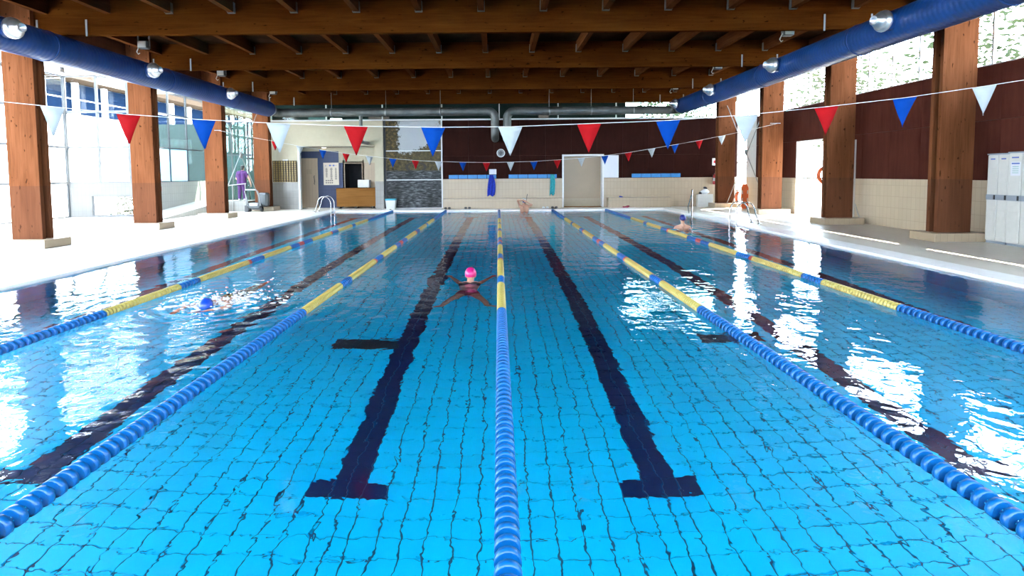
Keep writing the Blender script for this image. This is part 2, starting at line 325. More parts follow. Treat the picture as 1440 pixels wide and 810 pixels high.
# ------------------------------------------------------------------ helpers
def tag(o, label=None, cat=None, group=None, kind=None):
    if label: o['label'] = label
    if cat: o['category'] = cat
    if group: o['group'] = group
    if kind: o['kind'] = kind
    return o
def thing(name, label, cat, loc=(0, 0, 0), group=None, kind=None, rz=0.0):
    o = bpy.data.objects.new(name, None); col.objects.link(o); o.location = loc; o.rotation_euler.z = rz
    o.empty_display_size = 0.1
    return tag(o, label, cat, group, kind)
def origin(p):
    v = Vector((0, 0, 0))
    while p is not None:
        v = v + p.location; p = p.parent
    return v
def frame_of(d):
    d = d.normalized(); a = Vector((0, 0, 1)) if abs(d.z) < 0.9 else Vector((1, 0, 0))
    u = d.cross(a).normalized(); return u, d.cross(u).normalized()
class MB:
    def __init__(s): s.v = []; s.f = []; s.sm = []
    def add(s, vs, fs, smooth=False):
        o = len(s.v); s.v += [tuple(p) for p in vs]; s.f += [tuple(i + o for i in f) for f in fs]; s.sm += [smooth] * len(fs); return s
    def box(s, x0, x1, y0, y1, z0, z1):
        return s.add([(x0, y0, z0), (x1, y0, z0), (x1, y1, z0), (x0, y1, z0), (x0, y0, z1), (x1, y0, z1), (x1, y1, z1), (x0, y1, z1)],
                     [(3, 2, 1, 0), (4, 5, 6, 7), (0, 1, 5, 4), (1, 2, 6, 5), (2, 3, 7, 6), (3, 0, 4, 7)])
    def bevbox(s, x0, x1, y0, y1, z0, z1, b):
        """box with chamfered edges"""
        vs = []; X = (x0, x1); Y = (y0, y1); Z = (z0, z1)
        idx = {}
        for i in (0, 1):
            for j in (0, 1):
                for k in (0, 1):
                    sx, sy, sz = (b if i == 0 else -b), (b if j == 0 else -b), (b if k == 0 else -b)
                    for a, p in enumerate(((X[i], Y[j] + sy, Z[k] + sz), (X[i] + sx, Y[j], Z[k] + sz), (X[i] + sx, Y[j] + sy, Z[k]))):
                        idx[(i, j, k, a)] = len(vs); vs.append(p)
        fs = []
        for a in range(3):
            o1, o2 = [q for q in range(3) if q != a]
            for e in (0, 1):
                def key(u, w, ax):
                    t = [0, 0, 0]; t[a] = e; t[o1] = u; t[o2] = w; return idx[(t[0], t[1], t[2], ax)]
                fs.append((key(0, 0, a), key(1, 0, a), key(1, 1, a), key(0, 1, a)))
        for a in range(3):                           # edges along axis a
            o1, o2 = [q for q in range(3) if q != a]
            for u in (0, 1):
                for w in (0, 1):
                    def key(e, ax):
                        t = [0, 0, 0]; t[a] = e; t[o1] = u; t[o2] = w; return idx[(t[0], t[1], t[2], ax)]
                    fs.append((key(0, o1), key(1, o1), key(1, o2), key(0, o2)))
        for i in (0, 1):
            for j in (0, 1):
                for k in (0, 1): fs.append((idx[(i, j, k, 0)], idx[(i, j, k, 1)], idx[(i, j, k, 2)]))
        return s.add(vs, fs)
    def tube(s, p0, p1, r0, r1=None, n=12, cap=True, smooth=True):
        p0, p1 = Vector(p0), Vector(p1); r1 = r0 if r1 is None else r1
        u, w = frame_of(p1 - p0); vs = []
        for p, r in ((p0, r0), (p1, r1)):
            for k in range(n):
                a = 2 * math.pi * k / n; vs.append(p + u * (r * math.cos(a)) + w * (r * math.sin(a)))
        s.add(vs, [(k, (k + 1) % n, n + (k + 1) % n, n + k) for k in range(n)], smooth)
        if cap: s.add(vs, [tuple(range(n))[::-1], tuple(range(n, 2 * n))], False)
        return s
    def path(s, pts, r, n=8, cap=True):
        pts = [Vector(p) for p in pts]; rs = r if isinstance(r, (list, tuple)) else [r] * len(pts)
        t0 = (pts[1] - pts[0]).normalized(); u, w = frame_of(t0); vs = []
        for i, p in enumerate(pts):
            t = (pts[min(i + 1, len(pts) - 1)] - pts[max(i - 1, 0)]).normalized()
            u = (u - t * u.dot(t)).normalized(); w = t.cross(u)
            for k in range(n):
                a = 2 * math.pi * k / n; vs.append(p + (u * math.cos(a) + w * math.sin(a)) * rs[i])
        fs = [(i * n + k, i * n + (k + 1) % n, (i + 1) * n + (k + 1) % n, (i + 1) * n + k) for i in range(len(pts) - 1) for k in range(n)]
        s.add(vs, fs, True)
        if cap: s.add(vs[:n], [tuple(range(n))[::-1]]); s.add(vs[-n:], [tuple(range(n))])
        return s
    def lathe(s, prof, c, ax, n=16, smooth=True):
        """prof: (radius, distance along ax) from point c"""
        c = Vector(c); ax = Vector(ax).normalized(); u, w = frame_of(ax); vs = []
        for r, h in prof:
            for k in range(n):
                a = 2 * math.pi * k / n; vs.append(c + ax * h + (u * math.cos(a) + w * math.sin(a)) * max(r, 1e-4))
        fs = [(i * n + k, i * n + (k + 1) % n, (i + 1) * n + (k + 1) % n, (i + 1) * n + k) for i in range(len(prof) - 1) for k in range(n)]
        return s.add(vs, fs, smooth)
    def ell(s, c, r, n=14, m=9, rot=None):
        c = Vector(c); vs = []
        for i in range(m + 1):
            t = math.pi * i / m
            for k in range(n):
                a = 2 * math.pi * k / n
                p = Vector((r[0] * math.sin(t) * math.cos(a), r[1] * math.sin(t) * math.sin(a), r[2] * math.cos(t)))
                if i in (0, m): p = Vector((1e-4 * math.cos(a), 1e-4 * math.sin(a), p.z))
                if rot: p = rot @ p
                vs.append(c + p)
        s.add(vs, [(i * n + k, (i + 1) * n + k, (i + 1) * n + (k + 1) % n, i * n + (k + 1) % n) for i in range(m) for k in range(n)], True)
        s.add(vs[:n], [tuple(range(n))], True); s.add(vs[-n:], [tuple(range(n))[::-1]], True)
        return s
    def prism(s, poly, y0, y1, plane='xz'):
        """polygon extruded; plane names the two axes of the polygon"""
        n = len(poly)
        def P(a, b, t):
            return {'xz': (a, t, b), 'yz': (t, a, b), 'xy': (a, b, t)}[plane]
        vs = [P(a, b, y0) for a, b in poly] + [P(a, b, y1) for a, b in poly]
        return s.add(vs, [tuple(range(n)), tuple(range(n, 2 * n))[::-1]] + [(k, n + k, n + (k + 1) % n, (k + 1) % n) for k in range(n)])
    def mesh(s, name, o=Vector((0, 0, 0))):
        me = bpy.data.meshes.new(name)
        me.from_pydata([(x - o.x, y - o.y, z - o.z) for x, y, z in s.v], [], s.f)
        me.polygons.foreach_set('use_smooth', s.sm); me.update(); return me
    def build(s, name, mat, parent=None, at=None):
        """one mesh object; coordinates are world metres, origin at parent (or at)"""
        o = Vector(at) if at is not None else origin(parent)
        me = s.mesh(name, o); me.materials.append(M[mat])
        ob = bpy.data.objects.new(name, me); col.objects.link(ob)
        if parent is not None:
            ob.parent = parent; ob.location = o - origin(parent)
        else: ob.location = o
        return ob
def link(name, me, parent, loc):
    ob = bpy.data.objects.new(name, me); col.objects.link(ob); ob.parent = parent; ob.location = loc; return ob
def bx(name, mat, parent, *b, bev=0.0):
    m = MB(); (m.bevbox(*b, bev) if bev else m.box(*b)); return m.build(name, mat, parent)
def struct(name, m, mat, at=None, parent=None):
    o = m.build(name, mat, parent, at)
    if parent is None: o['kind'] = 'structure'
    return o
def sgroup(name, loc=(0, 0, 0)):
    o = bpy.data.objects.new(name, None); col.objects.link(o); o.location = loc; o['kind'] = 'structure'; return o

# ------------------------------------------------------------------ dimensions
DZ = 0.08                     # deck level (water at 0)
CEIL = 5.85
XR, XL, XA = 11.6, -14.2, -17.7      # right wall, left wall far part, left glazing of the wide part
YA, YF, YB = 23.4, 27.8, -3.0        # return wall of the wide part, far wall, wall behind the camera
PX, PY0, PY1 = 7.75, 1.7, 26.7       # pool half width, near and far end
FR = [13.58 + 4.5 * k for k in range(-3, 4)]   # frames (columns and beams)
ZT = 1.5                      # top of wall tiles
# ------------------------------------------------------------------ pool
pool = sgroup('pool_basin', (0, 0, 0))
D = -1.6
m = MB(); m.box(-PX - 0.3, PX + 0.3, PY0 - 0.3, PY1 + 0.3, D - 0.25, D - 0.012); m.build('floor_bed', 'pool_grout', pool)
for nm, b in (('side', (-PX - 0.3, -PX, PY0 - 0.3, PY1 + 0.3, D - 0.02, DZ - 0.03)), ('side', (PX, PX + 0.3, PY0 - 0.3, PY1 + 0.3, D - 0.02, DZ - 0.03)),
              ('end', (-PX, PX, PY0 - 0.3, PY0, D - 0.02, DZ - 0.03)), ('end', (-PX, PX, PY1, PY1 + 0.3, D - 0.02, DZ - 0.03))):
    bx(nm + '_wall', 'pool_side', pool, *b)
bx('rest_ledge', 'pool_side', pool, -PX, PX, PY1 - 0.55, PY1, D - 0.01, -1.12)
# floor tiles: column edges follow the lanes, two narrow dark columns along every lane line
cols = [(-PX, -7.5, 0)]
for lane in range(6):
    x = -7.5 + 2.5 * lane
    for k in range(6): cols.append((x + k * 1.115 / 6, x + (k + 1) * 1.115 / 6, 0 if k < 5 else 2))
    cols.append((x + 1.115, x + 1.25, 1)); cols.append((x + 1.25, x + 1.385, 1))
    for k in range(6): cols.append((x + 1.385 + k * 1.115 / 6, x + 1.385 + (k + 1) * 1.115 / 6, 0 if k else 2))
cols.append((7.5, PX, 0))
TY = 0.2; G = 0.0065
T0, T1 = PY0 + 2.7, PY1 - 2.2
rows = int(round((PY1 - PY0) / TY))
jT0 = 13; jT1 = int(round((T1 - PY0) / TY))
def tile_mb(w, h): return MB().prism([(-w / 2 + G, -h / 2 + G), (w / 2 - G, -h / 2 + G), (w / 2 - G, h / 2 - G), (-w / 2 + G, h / 2 - G)], -0.02, 0.0, 'xy')
cand = []; rest = {'pool_tile': MB(), 'navy_tile': MB()}
for j in range(rows):
    yc = PY0 + (j + 0.5) * TY
    for (xa, xb, t) in cols:
        dark = (t == 1 and jT0 <= j <= jT1) or (t == 2 and j in (jT0, jT1))
        xc = (xa + xb) / 2
        near = yc >= 3.7 and abs(xc) < 0.875 * yc
        cand.append((not near, yc, abs(xc), xc, xb - xa, dark))
cand.sort()
tmesh = {}
for n, (far, yc, _, xc, w, dark) in enumerate(cand):
    mat = 'navy_tile' if dark else 'pool_tile'; dz = random.uniform(-0.0015, 0.0015)
    if n < 300:
        k = (round(w, 3), mat)
        if k not in tmesh:
            tmesh[k] = tile_mb(w, TY).mesh('floor_tile'); tmesh[k].materials.append(M[mat])
        link('floor_tile', tmesh[k], pool, (xc, yc, D + dz))
    else:
        a, b_, y0, y1 = xc - w / 2 + G, xc + w / 2 - G, yc - TY / 2 + G, yc + TY / 2 - G; z = D + dz
        rest[mat].add([(a, y0, z), (b_, y0, z), (b_, y1, z), (a, y1, z), (a, y0, z - 0.02), (b_, y0, z - 0.02), (b_, y1, z - 0.02), (a, y1, z - 0.02)],
                      [(0, 1, 2, 3), (4, 5, 1, 0), (5, 6, 2, 1), (6, 7, 3, 2), (7, 4, 0, 3)])
tag(rest['pool_tile'].build('floor_tiles_beyond', 'pool_tile', pool), kind='stuff')
tag(rest['navy_tile'].build('lane_line_tiles', 'navy_tile', pool), kind='stuff')
for (dx, dy) in ((-1.79, 7.4), (3.05, 7.45)):
    m = MB(); m.box(dx - 0.42, dx + 0.42, dy - 0.17, dy + 0.17, D - 0.005, D + 0.008)
    for k in range(9): m.box(dx - 0.40 + k * 0.094, dx - 0.36 + k * 0.094, dy - 0.15, dy + 0.15, D + 0.008, D + 0.016)
    m.build('drain_grate', 'drain_grey', pool)
# water surface
m = MB(); nx, ny = 31, 50
vs = [(-PX + 2 * PX * i / nx, PY0 + (PY1 - PY0) * j / ny, 0.0) for j in range(ny + 1) for i in range(nx + 1)]
m.add(vs, [(j * (nx + 1) + i, j * (nx + 1) + i + 1, (j + 1) * (nx + 1) + i + 1, (j + 1) * (nx + 1) + i) for j in range(ny) for i in range(nx)], True)
w = m.build('pool_water', 'water')
tag(w, 'clear blue rippling water filling the swimming pool', 'water', kind='stuff')

# ------------------------------------------------------------------ deck, shell
fl = sgroup('floor')
m = MB()
m.box(XA, -PX - 0.35, YB, YA, -0.2, DZ); m.box(XL, -PX - 0.35, YA, YF, -0.2, DZ); m.box(PX + 0.35, XR, YB, YF, -0.2, DZ)
m.box(-PX - 0.35, PX + 0.35, YB, PY0 - 0.35, -0.2, DZ); m.box(-PX - 0.35, PX + 0.35, PY1 + 0.35, YF, -0.2, DZ)
m.box(-9.75, -5.95, YF, 29.2, -0.2, DZ); m.box(3.0, 5.2, YF, 28.6, -0.2, DZ)
m.build('deck', 'deck_tile', fl)
m = MB()                                             # overflow coping around the pool, slightly sloped to the water
def cop(p):                                          # p: four outer and inner corners
    pass
xo, xi = PX + 0.36, PX - 0.03; ya, yb, yc, yd = PY0 - 0.36, PY0 + 0.03, PY1 - 0.03, PY1 + 0.36
zt, zi, zb = DZ + 0.006, DZ - 0.030, -0.10
O = [(-xo, ya), (xo, ya), (xo, yd), (-xo, yd)]; I = [(-xi, yb), (xi, yb), (xi, yc), (-xi, yc)]
vs = [(x, y, zt) for x, y in O] + [(x, y, zi) for x, y in I] + [(x, y, zb) for x, y in O] + [(x, y, zb) for x, y in I]
m.add(vs, [(k, (k + 1) % 4, 4 + (k + 1) % 4, 4 + k) for k in range(4)] + [(4 + k, 4 + (k + 1) % 4, 12 + (k + 1) % 4, 12 + k) for k in range(4)]
      + [(8 + k, 8 + (k + 1) % 4, (k + 1) % 4, k) for k in range(4)])
struct('trim_1', m, 'coping_white')

ceil = sgroup('ceiling')
bx('roof_deck', 'roof_boards', ceil, -11.9, 12.50, YB - 0.5, YF + 0.9, CEIL, CEIL + 0.25)
PXS = [-0.40 + 1.45 * k for k in range(-12, 9)]
ys = [YB] + FR + [YF]
hang = MB(); hang.box(-0.085, 0.085, -0.05, 0.0, -0.02, 0.12); hang.box(-0.082, -0.07, -0.09, 0.0, 0.0, 0.22); hang.box(0.07, 0.082, -0.09, 0.0, 0.0, 0.22)
hm = hang.mesh('joist_hanger'); hm.materials.append(M['hanger_steel'])
pm = {}
for a, b_ in zip(ys[:-1], ys[1:]):
    y0 = a + (0.07 if a in FR else 0); y1 = b_ - (0.07 if b_ in FR else 0); L_ = y1 - y0
    if L_ < 0.1: continue
    k = round(L_, 3)
    if k not in pm:
        pm[k] = MB().box(-0.07, 0.07, 0, L_, 0, CEIL - 5.53).mesh('purlin'); pm[k].materials.append(M['purlin_wood'])
    for x in PXS:
        if x < -11.7 or x > XR + 0.3: continue
        p = link('purlin', pm[k], ceil, (x, y0, 5.53))
        if b_ in FR and b_ > 13 and -8.5 < x < 8.5: link('joist_hanger', hm, p, (0, L_, 0))

# right wall
wr = sgroup('wall_right', (XR, 0, 0))
DR = (20.25, 22.3, 2.92)                                # glazed door opening in the wall
TG = (26.75, YF)                                        # tall glazing beside the far wall
bx('tiling', 'cream_tile_side', wr, XR, XR + 0.1, YB, DR[0], DZ - 0.1, ZT); bx('tiling', 'cream_tile_side', wr, XR, XR + 0.1, DR[1], TG[0], DZ - 0.1, ZT)
SILL = 4.22
yy = YB
pl = []
while yy < TG[0] - 0.05:
    y2 = min(yy + 1.25, TG[0]); pl.append((yy, y2)); yy = y2
for (a, b_) in pl:
    segs = [(ZT, 2.92), (2.92, SILL)]
    for (z0, z1) in segs:
        if z1 <= DR[2] + 0.01 and a < DR[1] and b_ > DR[0]:
            if a < DR[0] - 0.02: bx('plywood_panel', 'plywood_lit', wr, XR + 0.005, XR + 0.1, a + 0.004, DR[0], z0 + 0.004, z1 - 0.004)
            if b_ > DR[1] + 0.02: bx('plywood_panel', 'plywood_lit', wr, XR + 0.005, XR + 0.1, DR[1], b_ - 0.004, z0 + 0.004, z1 - 0.004)
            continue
        mt = 'white_paint_and_glare' if a > 25.2 else 'plywood_lit'  # white for the last boards: sun glare on the plywood put into colour
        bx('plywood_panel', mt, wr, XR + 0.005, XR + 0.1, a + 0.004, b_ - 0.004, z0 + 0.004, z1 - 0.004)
bx('backing', 'dark_slat', wr, XR + 0.06, XR + 0.11, YB, DR[0], ZT, SILL); bx('backing', 'dark_slat', wr, XR + 0.06, XR + 0.11, DR[1], TG[0], ZT, SILL)
bx('backing', 'dark_slat', wr, XR + 0.06, XR + 0.11, DR[0], DR[1], DR[2], SILL)
bx('wall_head', 'plywood_lit', wr, XR, XR + 0.1, YB, YF, CEIL - 0.06, CEIL)
def glazing(name, axis, pos, a0, a1, zs, verts, mat='glass', frame='frame_white', fw=0.06, th=0.07, sub=None):
    """window in plane axis=pos between a0 and a1; zs transom heights, verts mullion positions; every pane its own part"""
    g = sgroup(name, (pos, a0, zs[0]) if axis == 'x' else (a0, pos, zs[0]))
    def box(nm, mt, u0, u1, z0, z1, t):
        b = (pos - t / 2, pos + t / 2, u0, u1, z0, z1) if axis == 'x' else (u0, u1, pos - t / 2, pos + t / 2, z0, z1)
        return bx(nm, mt, g, *b)
    us = [a0] + list(verts) + [a1]
    for u in us: box('mullion', frame, max(a0, u - fw / 2), min(a1, u + fw / 2), zs[0], zs[-1], th)
    for z in zs:
        for i in range(len(us) - 1): box('transom', frame, us[i] + fw / 2, us[i + 1] - fw / 2, max(zs[0], z - fw / 2), min(zs[-1], z + fw / 2), th * 0.8)
    for i in range(len(us) - 1):
        for k in range(len(zs) - 1):
            mt = sub(i, k) if sub else mat
            box('pane', mt, us[i] + fw / 2, us[i + 1] - fw / 2, zs[k] + fw / 2, zs[k + 1] - fw / 2, 0.008)
    return g
wn = 1
for a, b_ in zip([YB] + FR, FR + [TG[0]]):
    if b_ - a < 1: continue
    glazing('window_%d' % wn, 'x', XR + 0.05, a, b_ if b_ != FR[-1] else TG[0], [SILL, CEIL - 0.06], [a + (b_ - a) * q for q in ((0.27, 0.52, 0.76) if b_ - a > 3 else (0.5,))], fw=0.05); wn += 1
    if b_ == FR[-1]: break
glazing('window_%d' % wn, 'x', XR + 0.05, TG[0], TG[1], [DZ, 2.2, 3.6, CEIL - 0.06], [], fw=0.05); wn += 1
g = glazing('door_1', 'x', XR + 0.05, DR[0], DR[1], [DZ, ZT, DR[2]], [(DR[0] + DR[1]) / 2], fw=0.07)
bx('handle', 'galvanised', g, XR - 0.03, XR + 0.02, 21.12, 21.16, 1.0, 1.25)

# far wall
wf = sgroup('wall_far', (0, YF, 0))
HB = 4.35                                               # top of the wall, high windows above
def farbox(nm, mt, x0, x1, z0, z1, t=0.16, proud=0.0, par=None): return bx(nm, mt, par or wf, x0, x1, YF - proud, YF + t, z0, z1)
farbox('tiling', 'grey_tile_far', -11.45, -9.72, DZ - 0.1, 1.40); farbox('painted_wall', 'cream_paint', -11.45, -9.72, 1.40, HB)
farbox('plinth_wall', 'grey_tile_far', XL, -11.45, DZ - 0.1, 0.56)
farbox('wall_end', 'frame_white', -9.78, -9.69, DZ - 0.1, 3.14, 0.2, 0.02)
farbox('soffit_wall', 'cream_paint', -9.72, -6.0, 3.14, HB)
farbox('pier', 'cream_paint', -6.02, -5.60, 1.42, HB, 0.3, 0.10); farbox('pier_tiling', 'grey_tile_far', -6.02, -5.60, DZ - 0.1, 1.42, 0.3, 0.10)
farbox('downpipe_strip', 'frame_grey', -5.60, -5.50, DZ - 0.1, HB, 0.1, 0.0)
farbox('tiling', 'cream_tile_far', -2.76, 3.14, DZ - 0.1, ZT); farbox('tiling', 'cream_tile_far', 5.08, XR, DZ - 0.1, ZT)
x = -2.72
while x < XR - 0.02:
    x2 = min(x + 1.25, XR)
    for (z0, z1) in ((ZT, 2.62), (2.62, HB)):
        if z0 < 2.0 and x2 > 3.10 and x < 5.11:
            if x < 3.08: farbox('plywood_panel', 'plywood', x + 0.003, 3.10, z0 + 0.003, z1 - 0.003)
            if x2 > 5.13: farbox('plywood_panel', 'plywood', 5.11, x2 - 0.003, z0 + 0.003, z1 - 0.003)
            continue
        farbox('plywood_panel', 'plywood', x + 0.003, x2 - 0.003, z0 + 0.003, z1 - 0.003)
    x = x2
bx('backing', 'dark_slat', wf, -2.76, 3.1, YF + 0.1, YF + 0.2, ZT, HB); bx('backing', 'dark_slat', wf, 5.1, XR + 0.1, YF + 0.1, YF + 0.2, ZT, HB); bx('backing', 'dark_slat', wf, 3.1, 5.1, YF + 0.1, YF + 0.2, 2.63, HB)
bx('top_rail', 'frame_white', wf, XL, XR, YF - 0.03, YF + 0.2, HB, HB + 0.05)
bx('backing', 'dark_slat', wf, -5.6, -2.74, YF + 0.03, YF + 0.2, 0, HB)
# recess behind the far wall: reception corner
rc = sgroup('wall_recess', (-8, 29, 0)); YR = 29.0
bx('back_wall', 'tan_paint', rc, -7.93, -7.84, YR, YR + 0.1, DZ, 2.36); bx('back_wall', 'cream_paint', rc, -8.15, -5.9, YR, YR + 0.1, 2.36, 3.14)
bx('back_wall', 'beige_strips', rc, -6.94, -5.9, YR, YR + 0.1, DZ, 2.36); bx('back_wall', 'tan_paint', rc, -7.84, -6.94, YR, YR + 0.1, DZ, 1.0)
bx('blue_tiling', 'blue_tile', rc, -9.18, -8.13, YR - 0.02, YR + 0.1, DZ, 2.95); bx('blue_tiling', 'blue_tile', rc, -10.2, -9.18, YR - 0.02, YR + 0.1, 2.62, 2.95)
bx('blue_tiling', 'blue_tile', rc, -8.13, -7.93, YR - 0.02, YR + 0.1, DZ, 2.36); bx('back_wall', 'cream_paint', rc, -10.2, -8.15, YR, YR + 0.1, 2.95, 3.14)
bx('side_wall', 'cream_paint', rc, -10.3, -10.2, YF + 0.16, YR + 0.1, DZ, 3.14); bx('side_wall', 'cream_paint', rc, -5.9, -5.8, YF + 0.3, YR + 0.1, DZ, 3.14)
bx('recess_ceiling', 'warm_ceiling', rc, -10.3, -5.8, YF + 0.16, YR + 0.1, 3.14, 3.24)
m = MB(); m.box(-7.9, -6.9, YR + 0.9, YR + 1.0, 0.9, 2.5); m.box(-7.95, -7.84, YR, YR + 1.0, 0.9, 2.5); m.box(-6.94, -6.85, YR, YR + 1.0, 0.9, 2.5); m.box(-7.9, -6.9, YR, YR + 1, 2.32, 2.42); m.box(-7.9, -6.9, YR, YR + 1, 0.9, 1.0)
m.build('dark_hatch', 'dark_room', rc)
fr_ = MB(); fr_.box(-7.86, -7.82, YR - 0.03, YR + 0.02, 1.0, 2.36); fr_.box(-6.96, -6.92, YR - 0.03, YR + 0.02, 1.0, 2.36); fr_.box(-7.82, -6.96, YR - 0.03, YR + 0.02, 2.32, 2.36); fr_.build('hatch_frame', 'door_beige', rc)
d = sgroup('door_2', (-9.65, YR - 0.05, DZ))
bx('leaf', 'beige_strips', d, -10.15, -9.20, YR - 0.06, YR, DZ + 0.01, 2.60)
m = MB(); m.path([(-9.36, YR - 0.07, 1.72), (-9.36, YR - 0.13, 1.68), (-9.34, YR - 0.13, 1.40), (-9.36, YR - 0.13, 1.32), (-9.36, YR - 0.07, 1.28)], 0.018, 8); m.build('handle', 'black_plastic', d)
bx('notice', 'tan_paint', d, -9.75, -9.48, YR - 0.068, YR - 0.06, 1.80, 2.05)
# beige door in the brown wall (set back)
d = sgroup('door_3', (4.1, YF, DZ))
bx('leaf', 'door_beige', d, 3.10, 5.11, YF + 0.42, YF + 0.48, DZ, 2.66); bx('kick_step', 'desk_wood', d, 3.14, 5.07, YF + 0.05, YF + 0.42, DZ, DZ + 0.03)
bx('kick_plate', 'tan_paint', d, 3.14, 5.07, YF + 0.40, YF + 0.42, DZ + 0.03, DZ + 0.42)
for b in ((3.09, 3.17, DZ, 2.66), (5.04, 5.12, DZ, 2.66), (3.17, 5.04, 2.58, 2.66)): bx('frame', 'frame_white', d, b[0], b[1], YF - 0.03, YF + 0.5, b[2], b[3])
# mural of three panels
mu = thing('river_mural', 'large printed mural of a river with autumn trees and pale sky, beside the cream pier', 'mural', (-5.48, YF, DZ))
for z0, z1 in ((DZ + 0.04, 1.46), (1.50, 2.87), (2.91, HB - 0.02)):
    p = MB(); p.box(-5.48, -2.80, YF - 0.01, YF + 0.03, z0, z1); p.build('mural_panel', 'mural_print', mu)
m = MB()
for z in (DZ + 0.02, 1.48, 2.89): m.box(-5.48, -2.80, YF - 0.03, YF + 0.03, z - 0.02, z + 0.02)
m.box(-2.80, -2.74, YF - 0.03, YF + 0.03, DZ, HB); m.build('white_frame', 'frame_white', mu)
# high windows above the far wall
glazing('window_%d' % wn, 'y', YF + 0.08, XL, XR, [HB + 0.05, CEIL], [-11.2, -8.37, -5.64, -2.75, 0.04, 2.9, 5.72, 8.52], 'glass_green', fw=0.05); wn += 1

glazing('door_4', 'y', YF + 0.05, XL, -11.45, [0.56, 2.75, HB], [-13.0, -12.2], 'glass_green', frame='frame_grey', fw=0.06)
# left walls
TR = [ZT, 2.95, 4.4, CEIL]
wl = sgroup('wall_left', (XL, YA, 0))
bx('tiling', 'grey_tile_side', wl, XL - 0.12, XL, YA, YF + 0.1, DZ - 0.1, ZT)
bx('return_tiling', 'pale_tile_return', wl, XA, -16.75, YA - 0.0, YA + 0.12, DZ - 0.1, ZT); bx('return_tiling', 'pale_tile_return', wl, -16.75, XL - 0.12, YA, YA + 0.12, 0.95, ZT); bx('return_tiling', 'pale_tile_return', wl, -16.75, XL - 0.12, YA, YA + 0.12, DZ - 0.1, 0.14)
glazing('window_%d' % wn, 'x', XL - 0.06, YA + 0.1, YF, TR, [YA + 1.35, YA + 2.75], frame='frame_grey', sub=lambda i, k: 'frosted_glass' if k == 0 and i < 2 else 'glass'); wn += 1
glazing('window_%d' % wn, 'y', YA + 0.06, XA, XL - 0.1, TR, [-16.4, -15.15], frame='frame_pale', fw=0.09); wn += 1
glazing('window_%d' % wn, 'y', YA + 0.06, -16.75, XL - 0.12, [0.14, 0.95], [], frame='frame_pale', fw=0.07); wn += 1
glazing('window_%d' % wn, 'x', XA, YB, YA, [DZ, ZT, 2.95, 4.4, CEIL], [YB + 2.2 * k for k in range(1, 12)], frame='frame_grey', fw=0.10); wn += 1
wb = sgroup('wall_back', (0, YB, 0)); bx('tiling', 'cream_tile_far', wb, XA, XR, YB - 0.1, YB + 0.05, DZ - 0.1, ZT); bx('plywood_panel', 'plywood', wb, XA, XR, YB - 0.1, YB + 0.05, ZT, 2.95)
glazing('window_%d' % wn, 'y', YB, XA, XR, [2.95, 4.4, CEIL], [XA + 1.95 * k for k in range(1, 15)], frame='frame_grey'); wn += 1
gr = sgroup('ceiling_glazing', (-14.8, 12, CEIL))
xs_ = [-11.9, -13.35, -14.8, -16.25, XA]; yk = [YB + (YF - YB) * k / 14 for k in range(15)]
for x in xs_: bx('rafter', 'frame_white', gr, x - 0.05, x + 0.05, YB, YA, CEIL, CEIL + 0.12)
bx('solid_roof', 'cream_paint', gr, XA - 0.1, -11.9, yk[13] - 0.02, YF + 0.9, CEIL, CEIL + 0.25)
for i in range(4):
    for k in range(14):
        if yk[k] > YA - 1.0: continue
        bx('roof_pane', 'glass_roof', gr, xs_[i + 1] + 0.05, xs_[i] - 0.05, yk[k] + 0.02, yk[k + 1] - 0.02, CEIL + 0.05, CEIL + 0.06)
        bx('glazing_bar', 'frame_white', gr, xs_[i + 1] + 0.05, xs_[i] - 0.05, yk[k + 1] - 0.02, yk[k + 1] + 0.02, CEIL + 0.02, CEIL + 0.1)
# raised landing with ramp at the far left
rp = sgroup('floor_landing', (-13, 27, 0))
bx('landing', 'grey_tile_far', rp, XL, -11.72, 26.55, YF, DZ, 0.56)
MB().prism([(21.2, DZ), (26.55, DZ), (26.55, 0.56)], XL, -12.9, 'yz').build('ramp', 'grey_tile_side', rp)

# ------------------------------------------------------------------ outdoors
gm = MB()
for b in ((-90, -8.2, -60, 120), (8.2, 90, -60, 120), (-8.2, 8.2, -60, 1.2), (-8.2, 8.2, 27.2, 120)): gm.box(*b, -0.6, -0.25)
struct('ground', gm, 'concrete')
eb = thing('neighbouring_building', 'white building with a strip of blue windows seen through the left glazing', 'building', (-26, 30, -0.25))
EX = -24.0
bx('wall', 'ext_white', eb, EX - 6, EX, 6, 62, -0.25, 5.25); bx('wall', 'ext_white', eb, EX - 6, EX - 0.4, 6, 62, 5.25, 7.1)
bx('roof', 'ext_soffit', eb, EX - 6.5, EX + 1.0, 5, 63, 7.1, 7.45)
bx('added_upper_wall', 'ext_grey', eb, EX - 6, EX + 0.0, 34, 62, 7.45, 12.5)  # unseen storey, added to keep bright sky out of the water reflection
y = 6.4
while y < 61:
    p = bx('window', 'frame_white', eb, EX - 0.4, EX - 0.02, y - 0.18, y + 0.18, 5.25, 7.1)
    bx('pane', 'ext_blue_glass', eb, EX - 0.25, EX - 0.2, y + 0.18, y + 2.22, 5.35, 7.05)
    bx('sash_bar', 'frame_white', eb, EX - 0.26, EX - 0.18, y + 0.18, y + 2.22, 6.15, 6.21)
    y += 2.4
e2 = thing('dark_annexe', 'dark green-grey building seen through the high windows above the far wall', 'building', (-1, 33, -0.25))
bx('wall', 'ext_dark', e2, -5.2, 7.0, 31.5, 38, -0.25, 8.2); bx('eave', 'ext_dark', e2, -10.5, 7.6, 30.2, 38, 6.2, 6.5)
